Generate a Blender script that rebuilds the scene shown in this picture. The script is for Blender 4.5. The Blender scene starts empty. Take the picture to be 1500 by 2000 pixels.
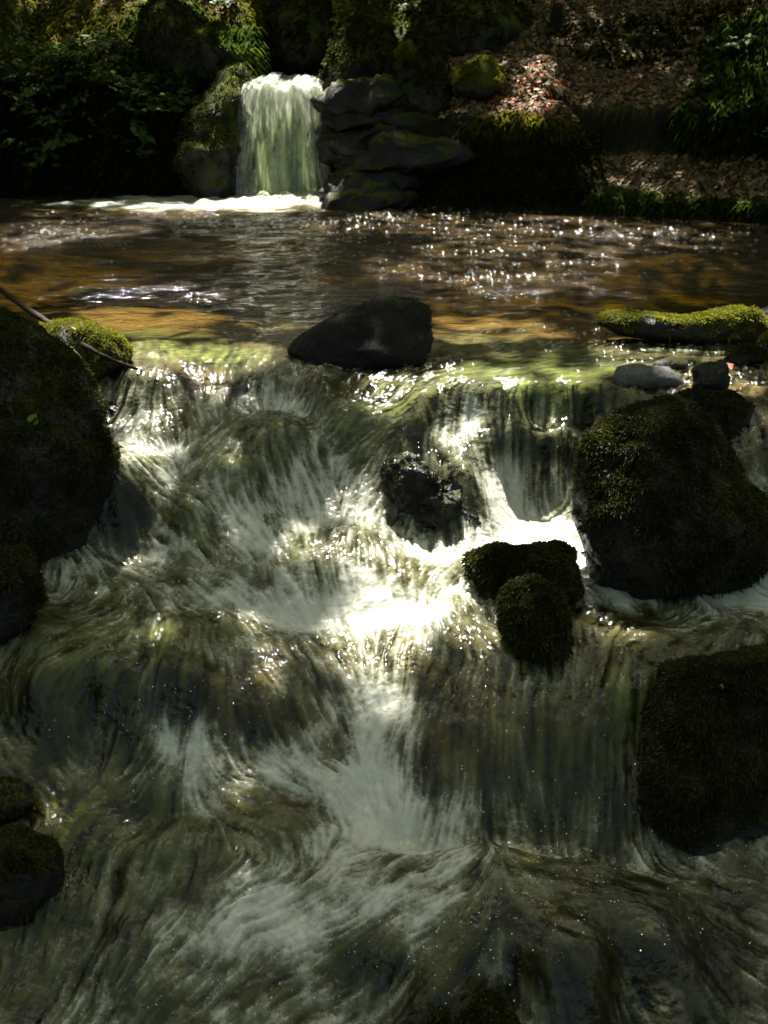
import bpy, math
import numpy as np
from mathutils import Vector, Matrix
sc = bpy.context.scene
C = sc.collection
R = math.radians

# ------------------------------------------------------------------ camera
H = 1.2                       # eye height over the pool, metres
PITCH = R(23.5)
FPX = 1000 / math.tan(R(27))  # focal length in photograph pixels
cam = bpy.data.cameras.new('camera')
cam.sensor_fit = 'VERTICAL'; cam.sensor_height = 24.0
cam.lens = 12.0 / math.tan(R(27))
cam.clip_start = 0.05; cam.clip_end = 400
cam.dof.use_dof = True; cam.dof.focus_distance = 3.4; cam.dof.aperture_fstop = 5.0
camo = bpy.data.objects.new('camera', cam); C.objects.link(camo)
camo.location = (0, 0, H); camo.rotation_euler = (R(90) - PITCH, 0, 0)
sc.camera = camo

# ------------------------------------------------------------------ sky, sun, exposure
SUN_EL, SUN_AZ = R(62), R(-9)         # ahead of the camera, a little to the left
SUN = np.array([math.cos(SUN_EL) * math.sin(SUN_AZ), math.cos(SUN_EL) * math.cos(SUN_AZ), math.sin(SUN_EL)])
wd = bpy.data.worlds.new('World'); sc.world = wd; wd.use_nodes = True
nt = wd.node_tree
sky = nt.nodes.new('ShaderNodeTexSky'); sky.sky_type = 'NISHITA'; sky.sun_disc = False
sky.dust_density = 6.0; sky.ozone_density = .2; sky.sun_elevation = SUN_EL; sky.sun_rotation = SUN_AZ
bg = nt.nodes['Background']; bg.inputs[1].default_value = 0.052
nt.links.new(sky.outputs[0], bg.inputs[0])
sl = bpy.data.lights.new('sun', 'SUN'); sl.energy = 5.0; sl.angle = R(0.53); sl.color = (1, .96, .88)
so = bpy.data.objects.new('sun', sl); C.objects.link(so)
so.rotation_euler = Vector(SUN).to_track_quat('Z', 'Y').to_euler()
so.location = (0, 20, 30)
vs = sc.view_settings
vs.view_transform = 'Standard'; vs.look = 'None'; vs.gamma = 1.0; vs.use_curve_mapping = False
vs.exposure = 2.25
cy = sc.cycles
cy.max_bounces = 7; cy.diffuse_bounces = 3; cy.glossy_bounces = 3; cy.transmission_bounces = 4
cy.transparent_max_bounces = 10; cy.caustics_reflective = False; cy.caustics_refractive = False
cy.use_denoising = True; cy.sample_clamp_indirect = 6.0

# ------------------------------------------------------------------ helpers
rng = np.random.default_rng(7)
CP, SP = math.cos(PITCH), math.sin(PITCH)
RIGHT = np.array([1., 0, 0]); UP = np.array([0, SP, CP]); FWD = np.array([0, CP, -SP])
CAM = np.array([0, 0, H])
def ray(u, v):
    X = (np.asarray(u, float) - 750) / FPX; Y = (1000 - np.asarray(v, float)) / FPX
    return np.stack([X, CP + Y * SP, -SP + Y * CP], -1)
def at_z(u, v, z):
    d = ray(u, v); return CAM + d * ((z - H) / d[..., 2])[..., None]
def at_y(u, v, y):
    d = ray(u, v); return CAM + d * (y / d[..., 1])[..., None]
def at_w(u, v, w):
    return CAM + ray(u, v) * w

def _h(ix, iy, iz, seed):
    n = (ix * 374761393 + iy * 668265263 + iz * 2147483647 + seed * 974634777) & 0xffffffff
    n = ((n ^ (n >> 13)) * 1274126177) & 0xffffffff
    n = ((n ^ (n >> 16)) * 2246822519) & 0xffffffff
    return ((n ^ (n >> 15)) & 0xffffff) / float(0xffffff) * 2 - 1
def vnoise(p, seed=0):
    p = np.asarray(p, float); f = np.floor(p); t = p - f; i = f.astype(np.int64)
    t = t * t * t * (t * (t * 6 - 15) + 10)
    out = 0
    for dx in (0, 1):
        wx = t[..., 0] if dx else 1 - t[..., 0]
        for dy in (0, 1):
            wy = t[..., 1] if dy else 1 - t[..., 1]
            for dz in (0, 1):
                wz = t[..., 2] if dz else 1 - t[..., 2]
                out = out + wx * wy * wz * _h(i[..., 0] + dx, i[..., 1] + dy, i[..., 2] + dz, seed)
    return out
def fbm(p, octv=4, seed=0, gain=.5, lac=2.03):
    p = np.asarray(p, float); a, s, n = 1., 0, 0
    for k in range(octv):
        s = s + a * vnoise(p, seed + k * 17); n += a
        p = p * lac + 7.3; a *= gain
    return s / n
def n2(x, y, scale, octv=3, seed=0, gain=.5):
    return fbm(np.stack([x * scale, y * scale, np.zeros_like(x) + .37], -1), octv, seed, gain)
def ss(a, b, x):
    t = np.clip((x - a) / (b - a), 0, 1); return t * t * (3 - 2 * t)

def mesh(name, V, F, mat=None, smooth=True, attrs=None):
    V = np.ascontiguousarray(V, np.float32); F = np.ascontiguousarray(F, np.int32)
    me = bpy.data.meshes.new(name)
    me.vertices.add(len(V)); me.vertices.foreach_set('co', V.ravel())
    k = F.shape[1]
    me.loops.add(F.size); me.loops.foreach_set('vertex_index', F.ravel())
    me.polygons.add(len(F))
    me.polygons.foreach_set('loop_start', np.arange(0, F.size, k, dtype=np.int32))
    me.polygons.foreach_set('loop_total', np.full(len(F), k, np.int32))
    if smooth: me.polygons.foreach_set('use_smooth', np.ones(len(F), bool))
    for an, av in (attrs or {}).items():
        av = np.asarray(av, np.float32)
        if av.ndim == 1:
            a = me.attributes.new(an, 'FLOAT', 'POINT'); a.data.foreach_set('value', np.ascontiguousarray(av))
        else:
            a = me.attributes.new(an, 'FLOAT_VECTOR', 'POINT'); a.data.foreach_set('vector', np.ascontiguousarray(av).ravel())
    me.update(calc_edges=True)
    if mat: me.materials.append(mat)
    return me
def obj(name, me, parent=None, label=None, cat=None, group=None, kind=None):
    o = bpy.data.objects.new(name, me); C.objects.link(o)
    if parent: o.parent = parent
    if label: o['label'] = label
    if cat: o['category'] = cat
    if group: o['group'] = group
    if kind: o['kind'] = kind
    return o
def grid_faces(nr, nc):
    i = np.arange((nr - 1) * nc).reshape(nr - 1, nc)[:, :-1].ravel()
    return np.stack([i, i + 1, i + nc + 1, i + nc], -1)

# ------------------------------------------------------------------ materials
def mat(name):
    m = bpy.data.materials.new(name); m.use_nodes = True
    t = m.node_tree; t.nodes.clear()
    out = t.nodes.new('ShaderNodeOutputMaterial')
    return m, t, out
class NT:
    def __init__(s, t): s.t = t
    def n(s, typ, inp=None, **kw):
        nd = s.t.nodes.new(typ)
        for k, v in kw.items(): setattr(nd, k, v)
        for k, v in (inp or {}).items():
            if hasattr(v, 'is_linked') or hasattr(v, 'links'): s.t.links.new(v, nd.inputs[k])
            else: nd.inputs[k].default_value = v
        return nd
    def noise(s, scale, detail=4, rough=.55, vec=None, dist=0):
        i = {'Scale': scale, 'Detail': detail, 'Roughness': rough, 'Distortion': dist}
        if vec is not None: i['Vector'] = vec
        return s.n('ShaderNodeTexNoise', i).outputs['Fac']
    def coord(s): return s.n('ShaderNodeTexCoord').outputs['Object']
    def ramp(s, fac, stops):
        r = s.n('ShaderNodeValToRGB', {'Fac': fac}); e = r.color_ramp.elements
        while len(e) < len(stops): e.new(.5)
        for q, (p, c) in zip(e, stops):
            q.position = p; q.color = (*c, 1) if len(c) == 3 else c
        return r.outputs[0]
    def mix(s, fac, a, b):
        m = s.n('ShaderNodeMix', data_type='RGBA')
        for k, v in ((0, fac), (6, a), (7, b)):
            if hasattr(v, 'links'): s.t.links.new(v, m.inputs[k])
            else: m.inputs[k].default_value = v if k == 0 else (*v, 1)
        return m.outputs[2]
    def math(s, op, a, b=0., c=None):
        i = {0: a, 1: b}
        if c is not None: i[2] = c
        return s.n('ShaderNodeMath', i, operation=op).outputs[0]
    def attr(s, name, out='Fac'): return s.n('ShaderNodeAttribute', attribute_name=name).outputs[out]
    def bump(s, h, strength, dist): return s.n('ShaderNodeBump', {'Height': h, 'Strength': strength, 'Distance': dist}).outputs[0]
    def pr(s, **kw):
        names = {'col': 'Base Color', 'rough': 'Roughness', 'spec': 'Specular IOR Level', 'nor': 'Normal', 'coat': 'Coat Weight', 'coatr': 'Coat Roughness', 'trans': 'Transmission Weight'}
        i = {}
        for k, v in kw.items():
            if k == 'col' and isinstance(v, tuple): v = (*v, 1)
            i[names[k]] = v
        return s.n('ShaderNodeBsdfPrincipled', i)

def rock_mat(name, dark, light, mossc, moss_amt, rough=.45, scale=6.):
    """wet dark stone, moss colour on upward faces broken up by noise"""
    m, t, out = mat(name); N = NT(t); co = N.coord()
    base = N.ramp(N.noise(scale, 7, .65, co), [(.3, dark), (.72, light)])
    speck = N.noise(scale * 9, 5, .7, co)
    base = N.mix(N.math('MULTIPLY', speck, .55), base, dark)
    geo = N.n('ShaderNodeNewGeometry')
    up = N.n('ShaderNodeSeparateXYZ', {0: geo.outputs['Normal']}).outputs['Z']
    f = N.math('ADD', N.math('MULTIPLY', up, .6), N.math('MULTIPLY', N.noise(scale * .8, 6, .62, co), 1.5))
    f = N.n('ShaderNodeMapRange', {0: f, 1: 1.2 - moss_amt, 2: 1.45 - moss_amt}).outputs[0]
    mc = N.mix(N.noise(scale * 5, 4, .6, co), mossc[0], mossc[1])
    col = N.mix(f, base, mc)
    bh = N.math('ADD', N.noise(scale * 3, 8, .68, co), N.math('MULTIPLY', N.math('MULTIPLY', N.noise(scale * 22, 3, .6, co), f), .7))
    ro = N.n('ShaderNodeMapRange', {0: f, 3: rough, 4: .95}).outputs[0]
    sp = N.n('ShaderNodeMapRange', {0: f, 3: .3, 4: .08}).outputs[0]
    b = N.pr(col=col, rough=ro, spec=sp, nor=N.bump(bh, .8, .02))
    t.links.new(b.outputs[0], out.inputs[0]); return m

def leafy(name, c0, c1, trans=.45, rough=.5, spec=.35):
    m, t, out = mat(name); N = NT(t)
    col = N.mix(N.attr('tint'), c0, c1)
    b = N.pr(col=col, rough=rough, spec=spec)
    tr = N.n('ShaderNodeBsdfTranslucent', {0: col})
    mx = N.n('ShaderNodeMixShader', {0: trans, 1: b.outputs[0], 2: tr.outputs[0]})
    t.links.new(mx.outputs[0], out.inputs[0]); return m

M = {}
MOSS = ((.035, .045, .008), (.075, .085, .014))
M['rock'] = rock_mat('wet_mossy_rock', (.006, .006, .005), (.026, .024, .019), ((.015, .019, .004), (.036, .040, .007)), .08)
M['rock_far'] = rock_mat('far_mossy_rock', (.008, .008, .007), (.03, .028, .022), ((.04, .055, .008), (.09, .10, .015)), .38, .6, 4)
M['slab'] = rock_mat('wet_slab_rock', (.004, .0035, .003), (.018, .015, .011), MOSS, .12, .45, 7)
M['black'] = rock_mat('shaded_wet_rock', (.003, .003, .0025), (.012, .011, .009), MOSS, -.1, .85, 7)  # lip boulder's shade put into the colour, darker than the other wet rock
M['wet'] = rock_mat('streaming_wet_rock', (.004, .0038, .003), (.018, .015, .010), MOSS, -.1, .2, 9)
M['grey'] = rock_mat('grey_stone', (.05, .05, .046), (.15, .145, .13), MOSS, -.3, .3, 14)
M['brownstone'] = rock_mat('brown_stone', (.03, .015, .007), (.08, .042, .02), MOSS, -.5, .25, 12)
M['moss'] = leafy('moss_blades', (.012, .015, .003), (.075, .080, .011), .3, .6, .25)
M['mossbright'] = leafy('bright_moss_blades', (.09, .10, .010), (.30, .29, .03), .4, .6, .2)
M['leaf'] = leafy('green_leaves', (.04, .08, .012), (.11, .18, .03), .45, .55, .2)
M['grass'] = leafy('grass_blades', (.05, .09, .012), (.13, .19, .03), .45, .45, .3)
M['canopy'] = leafy('canopy_leaves', (.10, .16, .018), (.20, .26, .03), .55, .5, .3)
def litter_mat():
    m, t, out = mat('dead_leaves'); N = NT(t)
    col = N.ramp(N.attr('tint'), [(0, (.05, .028, .014)), (.35, (.14, .085, .04)), (.65, (.26, .18, .09)), (.88, (.33, .25, .15)), (1, (.30, .07, .035))])
    b = N.pr(col=col, rough=.6, spec=.2); tr = N.n('ShaderNodeBsdfTranslucent', {0: col})
    mx = N.n('ShaderNodeMixShader', {0: .25, 1: b.outputs[0], 2: tr.outputs[0]})
    t.links.new(mx.outputs[0], out.inputs[0]); return m
M['litter'] = litter_mat()
def simple(name, a, b, scale, rough=.8, spec=.2, bump=.6):
    m, t, out = mat(name); N = NT(t); co = N.coord()
    f = N.noise(scale, 7, .65, co)
    p = N.pr(col=N.ramp(f, [(.3, a), (.7, b)]), rough=rough, spec=spec, nor=N.bump(N.noise(scale * 4, 6, .65, co), bump, .02))
    t.links.new(p.outputs[0], out.inputs[0]); return m
M['bark'] = simple('wet_bark', (.012, .008, .005), (.045, .03, .018), 18, .7, .2)
M['twig'] = simple('pale_twig', (.10, .08, .055), (.24, .20, .14), 30, .7)
def ground_mat():
    m, t, out = mat('ground_soil'); N = NT(t); co = N.coord()
    soil = N.ramp(N.noise(5, 8, .65, co), [(.3, (.006, .005, .004)), (.7, (.028, .021, .013))])
    mosc = N.mix(N.noise(9, 5, .6, co), (.03, .042, .008), (.075, .09, .014))
    sand = N.ramp(N.noise(9, 8, .7, co), [(.3, (.10, .055, .022)), (.55, (.26, .15, .055)), (.75, (.36, .24, .11))])
    lit = N.ramp(N.noise(26, 5, .7, co), [(.32, (.03, .018, .01)), (.5, (.11, .07, .035)), (.68, (.22, .15, .08))])
    col = N.mix(N.attr('mossy'), soil, mosc); col = N.mix(N.attr('litter'), col, lit); col = N.mix(N.attr('sand'), col, sand)
    p = N.pr(col=col, rough=.9, spec=.15, nor=N.bump(N.noise(16, 8, .7, co), 1.0, .05))
    t.links.new(p.outputs[0], out.inputs[0]); return m
M['ground'] = ground_mat()

# ------------------------------------------------------------------ water surface from the photograph's levels
CT = np.array([  # photo column, photo row, water level in metres
 (180,745,-.06),(260,740,-.05),(330,720,-.03),(400,760,-.10),(480,700,-.02),(560,690,-.01),(530,730,-.03),(620,720,-.03),(700,712,-.03),(860,690,-.02),(1000,700,-.02),(1100,690,-.02),(1200,690,-.02),(1400,690,-.03),(1500,700,-.03),(300,670,-.005),(420,680,-.01),
 (830,775,-.06),(920,768,-.05),(1050,770,-.05),(1150,765,-.04),(1230,775,-.05),(1350,745,-.04),(1500,780,-.05),(830,838,-.18),(920,836,-.19),(1050,838,-.20),(1150,838,-.20),
 (200,800,-.16),(280,810,-.17),(530,785,-.13),(430,790,-.13),(400,830,-.19),
 (700,745,-.065),(650,780,-.11),(600,830,-.20),(700,800,-.13),(780,790,-.11),(720,850,-.22),(650,900,-.30),(700,960,-.38),(690,1000,-.44),
 (230,860,-.22),(270,880,-.22),(300,840,-.20),(210,920,-.27),
 (520,800,-.13),(440,830,-.16),(590,845,-.19),(500,900,-.24),(400,900,-.25),(340,940,-.33),(450,1000,-.41),(560,1000,-.43),(640,960,-.39),
 (790,855,-.20),(870,845,-.19),(930,828,-.15),(965,930,-.34),(900,940,-.31),(930,990,-.40),(905,1040,-.50),(760,1000,-.45),(830,1040,-.50),
 (1000,856,-.185),(1060,856,-.185),(1100,854,-.185),(1135,852,-.185),(1000,922,-.33),(1060,926,-.335),(1100,930,-.34),
 (1000,960,-.40),(1080,960,-.40),(980,1020,-.48),(1060,1050,-.52),(950,1060,-.53),(1120,1020,-.48),(1150,1100,-.57),
 (880,1120,-.57),(820,1100,-.55),(760,1060,-.50),(680,1010,-.44),(740,1030,-.455),(680,1130,-.56),(660,1180,-.62),(760,1170,-.60),(530,1015,-.42),(580,1100,-.50),(520,1120,-.55),
 (720,1200,-.63),(850,1200,-.62),(950,1250,-.64),(800,1280,-.67),(900,1290,-.665),
 (1150,1180,-.60),(1240,1115,-.555),(1400,1180,-.60),(1490,1150,-.60),(1200,1270,-.63),(1350,1250,-.62),(1480,1250,-.62),(1100,1290,-.645),
 (235,965,-.32),(170,965,-.32),(250,1060,-.50),(190,1060,-.50),(360,1000,-.38),(450,1060,-.475),(550,1140,-.57),(620,1190,-.63),
 (180,1080,-.52),(300,1075,-.52),(420,1120,-.55),(540,1190,-.63),(620,1240,-.67),(700,1300,-.70),(740,1350,-.74),
 (100,1200,-.58),(250,1200,-.58),(400,1220,-.60),(150,1300,-.64),(300,1300,-.63),(450,1300,-.66),(560,1320,-.70),(640,1370,-.76),
 (60,1330,-.655),(200,1340,-.66),(350,1350,-.67),(480,1380,-.72),(60,1425,-.81),(200,1435,-.825),(350,1445,-.835),(480,1470,-.865),(600,1490,-.88),(690,1500,-.885),(680,1430,-.82),
 (800,1310,-.68),(900,1300,-.66),(1050,1300,-.65),(1200,1310,-.65),(1280,1320,-.66),(850,1450,-.80),(1000,1450,-.78),(1150,1450,-.79),(1250,1450,-.80),(1000,1380,-.71),(800,1600,-.96),(900,1620,-1.0),(1000,1630,-1.02),(1150,1640,-1.02),(1230,1630,-1.01),
 (740,1380,-.78),(720,1480,-.88),(700,1550,-.95),(740,1620,-1.0),
 (0,1400,-.78),(100,1480,-.86),(0,1480,-.85),(150,1560,-.93),(300,1520,-.90),(450,1540,-.92),(600,1550,-.93),(300,1650,-1.0),(450,1650,-.98),(600,1640,-.98),(500,1740,-1.05),(200,1700,-1.06),(150,1800,-1.12),(50,1850,-1.16),(300,1800,-1.10),(0,1950,-1.22),(100,1990,-1.24),
 (760,1675,-.98),(820,1658,-.955),(880,1648,-.945),(940,1650,-.94),(1000,1656,-.94),(1100,1670,-.945),(1180,1685,-.955),(1250,1705,-.97),(1330,1740,-1.01),(1400,1775,-1.05),(1500,1835,-1.12),(900,1720,-.95),(1000,1740,-.94),(1100,1760,-.945),(1250,1790,-.99),(800,1800,-1.02),(650,1790,-1.05),(900,1850,-1.01),(1050,1880,-1.0),(900,1960,-1.10),(1200,1900,-1.04),(1400,1950,-1.16),(1300,1860,-1.03),(600,1900,-1.14),(400,1850,-1.12),(500,1980,-1.22),(750,1980,-1.20),(1000,1990,-1.19),(1200,1990,-1.21),
 (1480,900,-.22),(1500,860,-.14),(1470,960,-.32)], float)
pts = at_z(CT[:, 0], CT[:, 1], CT[:, 2])
ex = [(x_, 2.50 - .10 * max(0, x_ - .5), -1.05 - .04 * max(0, x_ - .5)) for x_ in np.linspace(.02, .9, 9)]      # plunge trough behind the foreground dome
for x in np.linspace(-2.8, 2.8, 12):
    ex += [(x, 5.0, 0), (x, 5.4, 0), (x, 1.2, -1.45), (x, .8, -1.6)]
for y, z in ((4.5, -.03), (4.2, -.1), (3.8, -.3), (3.4, -.52), (3.0, -.64), (2.6, -.86), (2.2, -1.06), (1.8, -1.2)):
    for x in (-2.6, -2.2, 2.2, 2.6): ex.append((x, y, z))
PC = np.vstack([pts, np.array(ex)])
PXY, PZ = PC[:, :2], PC[:, 2]
def kern(a, b): return np.sqrt(((a[:, None] - b[None]) ** 2).sum(-1) + .0004)
n_ = len(PXY)
A = np.zeros((n_ + 3, n_ + 3)); A[:n_, :n_] = kern(PXY, PXY) - np.eye(n_) * .004
A[:n_, n_] = 1; A[:n_, n_ + 1:] = PXY; A[n_:, :n_] = A[:n_, n_:].T
wts = np.linalg.solve(A, np.concatenate([PZ, np.zeros(3)]))
GX0, GX1, GY0, GY1, GS = -2.4, 2.4, 1.2, 5.3, .0036
gx = np.arange(GX0, GX1, GS); gy = np.arange(GY0, GY1, GS)
def bil(Fd, x, y, x0=GX0, y0=GY0, s=GS):
    fx = np.clip((x - x0) / s, 0, Fd.shape[1] - 1.001); fy = np.clip((y - y0) / s, 0, Fd.shape[0] - 1.001)
    ix = fx.astype(int); iy = fy.astype(int); tx = fx - ix; ty = fy - iy
    return (Fd[iy, ix] * (1 - tx) + Fd[iy, ix + 1] * tx) * (1 - ty) + (Fd[iy + 1, ix] * (1 - tx) + Fd[iy + 1, ix + 1] * tx) * ty
cs = .02
cgx = np.arange(GX0, GX1 + 2 * cs, cs); cgy = np.arange(GY0, GY1 + 2 * cs, cs)
cX, cY = np.meshgrid(cgx, cgy)
Q = np.stack([cX.ravel(), cY.ravel()], -1)
cz = np.concatenate([kern(q, PXY) @ wts[:n_] for q in np.array_split(Q, 40)]) + wts[n_] + Q @ wts[n_ + 1:]
cz = cz.reshape(cX.shape)
def blur(a, r):
    for ax in (0, 1):
        k = np.exp(-.5 * (np.arange(-3 * r, 3 * r + 1) / r) ** 2) if r >= 1 else np.array([1.]); k /= k.sum()
        a = np.apply_along_axis(lambda m: np.convolve(np.pad(m, len(k) // 2, 'edge'), k, 'valid'), ax, a)
    return a
cz = blur(cz, 1)
lo_ = blur(cz, 8); cz = lo_ + 1.15 * (cz - lo_)
wx_ = .12 * n2(cX, cY, 3, 2, 301); wy_ = .12 * n2(cX, cY, 3, 2, 302)
bill = np.abs(n2(cX + wx_, cY + wy_, 2.9, 1, 303)) * .065 + np.abs(n2(cX + wx_, cY + wy_, 6.5, 1, 304)) * .045
cz = cz + (blur(bill, 1) - bill.mean()) * ss(4.75, 4.35, cY)
cz = cz * (1 - ss(4.75, 5.1, cY))                      # the pool is level
cz = np.minimum(cz, 0)
X2, Y2 = np.meshgrid(gx, gy)
Zw = bil(cz, X2, Y2, s=cs)
def water_z(x, y): return np.where(np.asarray(y) > 5.2, 0, bil(Zw, np.asarray(x), np.asarray(y)))
def hit(u, v):
    """where the ray through a photo pixel meets the stream"""
    u = np.atleast_1d(np.asarray(u, float)); v = np.atleast_1d(np.asarray(v, float)); d = ray(u, v)
    w = np.linspace(1.5, 13, 1500)
    P = CAM + d[:, None] * w[None, :, None]
    below = P[..., 2] < water_z(P[..., 0], P[..., 1])
    i = np.where(below.any(1), below.argmax(1), len(w) - 1)
    return P[np.arange(len(u)), i]

# flow directions
AR = np.array([(300,600,380,690),(600,560,560,640),(1000,560,1000,640),(430,700,420,780),(250,745,230,800),(350,740,420,830),(530,740,525,790),(700,720,620,790),(650,790,560,850),(800,800,690,840),(740,840,640,900),(760,900,700,980),(520,810,400,900),(520,820,520,950),(560,830,660,970),(420,880,360,930),(280,890,340,940),(300,930,430,1000),(400,980,500,1080),(480,1060,600,1150),(530,1020,560,1110),(600,1060,660,1170),(680,1020,620,1150),(720,1040,740,1140),(960,1080,840,1180),(900,1200,990,1290),(800,1230,780,1320),(1000,940,1010,1050),(1050,1040,1150,1100),(1150,1100,1280,1140),(1300,1130,1480,1180),(1400,1200,1250,1230),(930,840,970,930),(1050,860,1050,920),(870,860,930,960),(250,1090,420,1140),(400,1120,580,1210),(600,1200,720,1330),(200,1200,60,1260),(200,1300,80,1350),(350,1250,330,1330),(400,1320,380,1420),(480,1300,560,1450),(560,1280,680,1450),(680,1330,720,1450),(740,1380,715,1500),(715,1520,760,1620),(860,1660,700,1730),(700,1730,450,1820),(450,1820,250,1950),(800,1340,760,1450),(900,1320,860,1450),(1000,1330,980,1450),(1200,1330,1160,1450),(1000,1480,1030,1630),(1150,1450,1130,1630),(900,1480,880,1600),(80,1430,160,1500),(0,1440,150,1510),(400,1480,600,1540),(600,1500,700,1540),(300,1560,150,1560),(450,1600,600,1640),(200,1650,150,1800),(300,1750,250,1850),(550,1700,450,1760),(1000,1680,1250,1740),(1250,1720,1480,1850),(1100,1780,1350,1900),(900,1700,750,1780),(850,1780,650,1860),(700,1850,500,1930),(900,1850,800,1950),(1050,1860,1150,1960),(1300,1900,1450,2000),(1100,700,950,730),(1200,700,1050,720),(1000,740,850,750),(1000,770,990,830),(900,775,890,830)], float)
a0 = hit(AR[:, 0], AR[:, 1])[:, :2]; a1 = hit(AR[:, 2], AR[:, 3])[:, :2]
adir = (a1 - a0); adir /= np.linalg.norm(adir, axis=1, keepdims=True) + 1e-9
amid = np.vstack([a0 * .7 + a1 * .3, a0 * .3 + a1 * .7]); adir2 = np.vstack([adir, adir])
def shep(P, q, val, p=3.2, eps=.03):
    w = 1 / (((q[:, None] - P[None]) ** 2).sum(-1) + eps ** 2) ** (p / 2)
    return (w @ val) / w.sum(1)[:, None]
fl = np.concatenate([shep(amid, q, adir2) for q in np.array_split(Q, 20)]).reshape(*cX.shape, 2)
gzy, gzx = np.gradient(blur(cz, 2), cs)
fl[..., 0] = blur(fl[..., 0], 2) - .28 * gzx; fl[..., 1] = blur(fl[..., 1], 2) - .28 * gzy
psi = n2(cX, cY, 5, 2, 15); py_, px_ = np.gradient(psi, cs)       # eddies
fl[..., 0] += .035 * py_; fl[..., 1] -= .035 * px_
fl /= np.linalg.norm(fl, axis=-1, keepdims=True) + 1e-9
fxg = bil(fl[..., 0], X2, Y2, s=cs); fyg = bil(fl[..., 1], X2, Y2, s=cs)
def lic(src, steps):
    ny, nx = src.shape; acc = src.copy()
    for sgn in (1, -1):
        px = np.broadcast_to(np.arange(nx, dtype=np.float32), (ny, nx)).copy(); py = np.broadcast_to(np.arange(ny, dtype=np.float32)[:, None], (ny, nx)).copy()
        for k in range(steps):
            ix = np.clip(px + .5, 0, nx - 1).astype(np.int32); iy = np.clip(py + .5, 0, ny - 1).astype(np.int32)
            px += sgn * fxg32[iy, ix]; py += sgn * fyg32[iy, ix]
            ix = np.clip(px + .5, 0, nx - 1).astype(np.int32); iy = np.clip(py + .5, 0, ny - 1).astype(np.int32)
            acc += src[iy, ix]
    acc -= acc.mean(); return acc / acc.std()
fxg32 = fxg.astype(np.float32); fyg32 = fyg.astype(np.float32)
def fblur(a, r):
    k = np.exp(-.5 * (np.arange(-2 * r, 2 * r + 1) / r) ** 2); k /= k.sum(); h = 2 * r
    for ax in (0, 1):
        a = sum(np.roll(a, i - h, ax) * kk for i, kk in enumerate(k))
    return a
wn = rng.standard_normal(X2.shape).astype(np.float32)
S1 = lic(fblur(wn, 1), 9)
S2 = lic(fblur(rng.standard_normal(X2.shape).astype(np.float32), 2), 15)
S3 = n2(X2, Y2, 9, 5, 13, .65); S3 = S3 / S3.std()

# foam: how white and aerated the water is
FO = np.array([(740,1400,.85),(725,1480,.85),(720,1560,.95),(780,1620,.8),(880,1675,1.0),(800,1700,.9),(960,1660,.75),(720,1740,.9),(650,1765,.85),(550,1800,.85),(450,1820,.8),(400,1850,.7),(350,1900,.5),(200,1960,.4),(1000,1000,.85),(1060,1050,.9),(950,960,.8),(960,1060,.85),(1000,940,.5),(1080,955,.5),(1150,1100,.7),(1260,1120,.55),(1430,1180,.6),(1490,1170,.6),(730,1200,.75),(800,1240,.6),(690,1050,.5),(760,1080,.55),(860,1100,.6),(900,1180,.5),(960,1260,.4),(540,1060,.75),(530,1030,.7),(600,1150,.75),(570,1110,.75),(600,1250,.45),(660,1290,.45),(700,1350,.5),(270,890,.85),(230,880,.7),(350,960,.42),(420,1040,.32),(300,1090,.45),(420,1130,.5),(480,1120,.5),(560,1210,.5),(400,1470,.75),(330,1455,.75),(550,1500,.6),(650,1450,.3),(560,1400,.18),(900,1450,.16),(1000,1400,.2),(1100,1450,.16),(850,1340,.35),(1000,1320,.3),(1180,1340,.15),(850,1560,.22),(1050,1600,.1),(950,1610,.14),(1150,1620,.1),(1200,1600,.08),(350,1400,0),(450,1425,.05),(250,1420,0),(300,1600,.06),(500,1600,.1),(600,1600,.25),(400,1680,.05),(200,1300,.16),(300,1250,.28),(120,1230,.16),(350,1180,.4),(300,1150,.4),(450,1250,.42),(550,1290,.42),(400,1370,.1),(500,1360,.25),(1100,730,.08),(1000,700,.03),(900,720,.12),(430,700,0),(330,640,0),(400,660,0),(1000,1690,.4),(1000,1730,.22),(1000,1780,.12),(1120,1720,.2),(1250,1800,.1),(1150,1900,.06),(500,1930,.15),(700,1930,.12),(350,1985,.2),(900,1980,.05),(250,1800,.2),(900,1900,.1),(700,1860,.25),(1100,1680,.4),(1250,1720,.3),(1430,1820,.18),(1350,1900,.08),(520,850,.42),(430,870,.4),(480,930,.42),(570,900,.42),(520,830,.35),(640,930,.45),(690,985,.5),(720,870,.2),(760,730,.15),(650,760,.15),(540,755,.5),(930,810,.5),(1020,810,.42),(870,800,.3),(1130,800,.1),(250,770,.4),(340,780,.25),(1050,880,.14),(1050,905,.2),(1100,890,.12),(1010,890,.18),(1110,915,.2),(930,880,.35),(840,880,.1),(860,960,.03),(850,1010,.05),(1250,1250,.1),(1180,1220,.15),(1350,1230,.3),(150,1600,.03),(150,1700,.08),(270,1720,.3),(60,1460,.12),(150,1750,.1),(250,1880,.2),(80,1900,.1),(600,660,.02),(800,640,0),(1200,640,0),(1450,760,.02),(300,1400,.02),(150,1390,.02),(250,1010,.05)], float)
fo_xy = hit(FO[:, 0], FO[:, 1])[:, :2]
fo = np.concatenate([shep(fo_xy, q, FO[:, 2:3], 3.0, .04) for q in np.array_split(Q, 20)]).reshape(cX.shape)
lap = blur(cz, 4) - blur(cz, 2); lap = np.clip(lap / (lap.std() + 1e-9), -2, 2)      # hollows hold foam, crowns run thin
fo = fo * (1 + .20 * lap) + .035 * np.clip(lap, 0, 2)
foG = np.clip(bil(fo, X2, Y2, s=cs), 0, 1.3)
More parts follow.
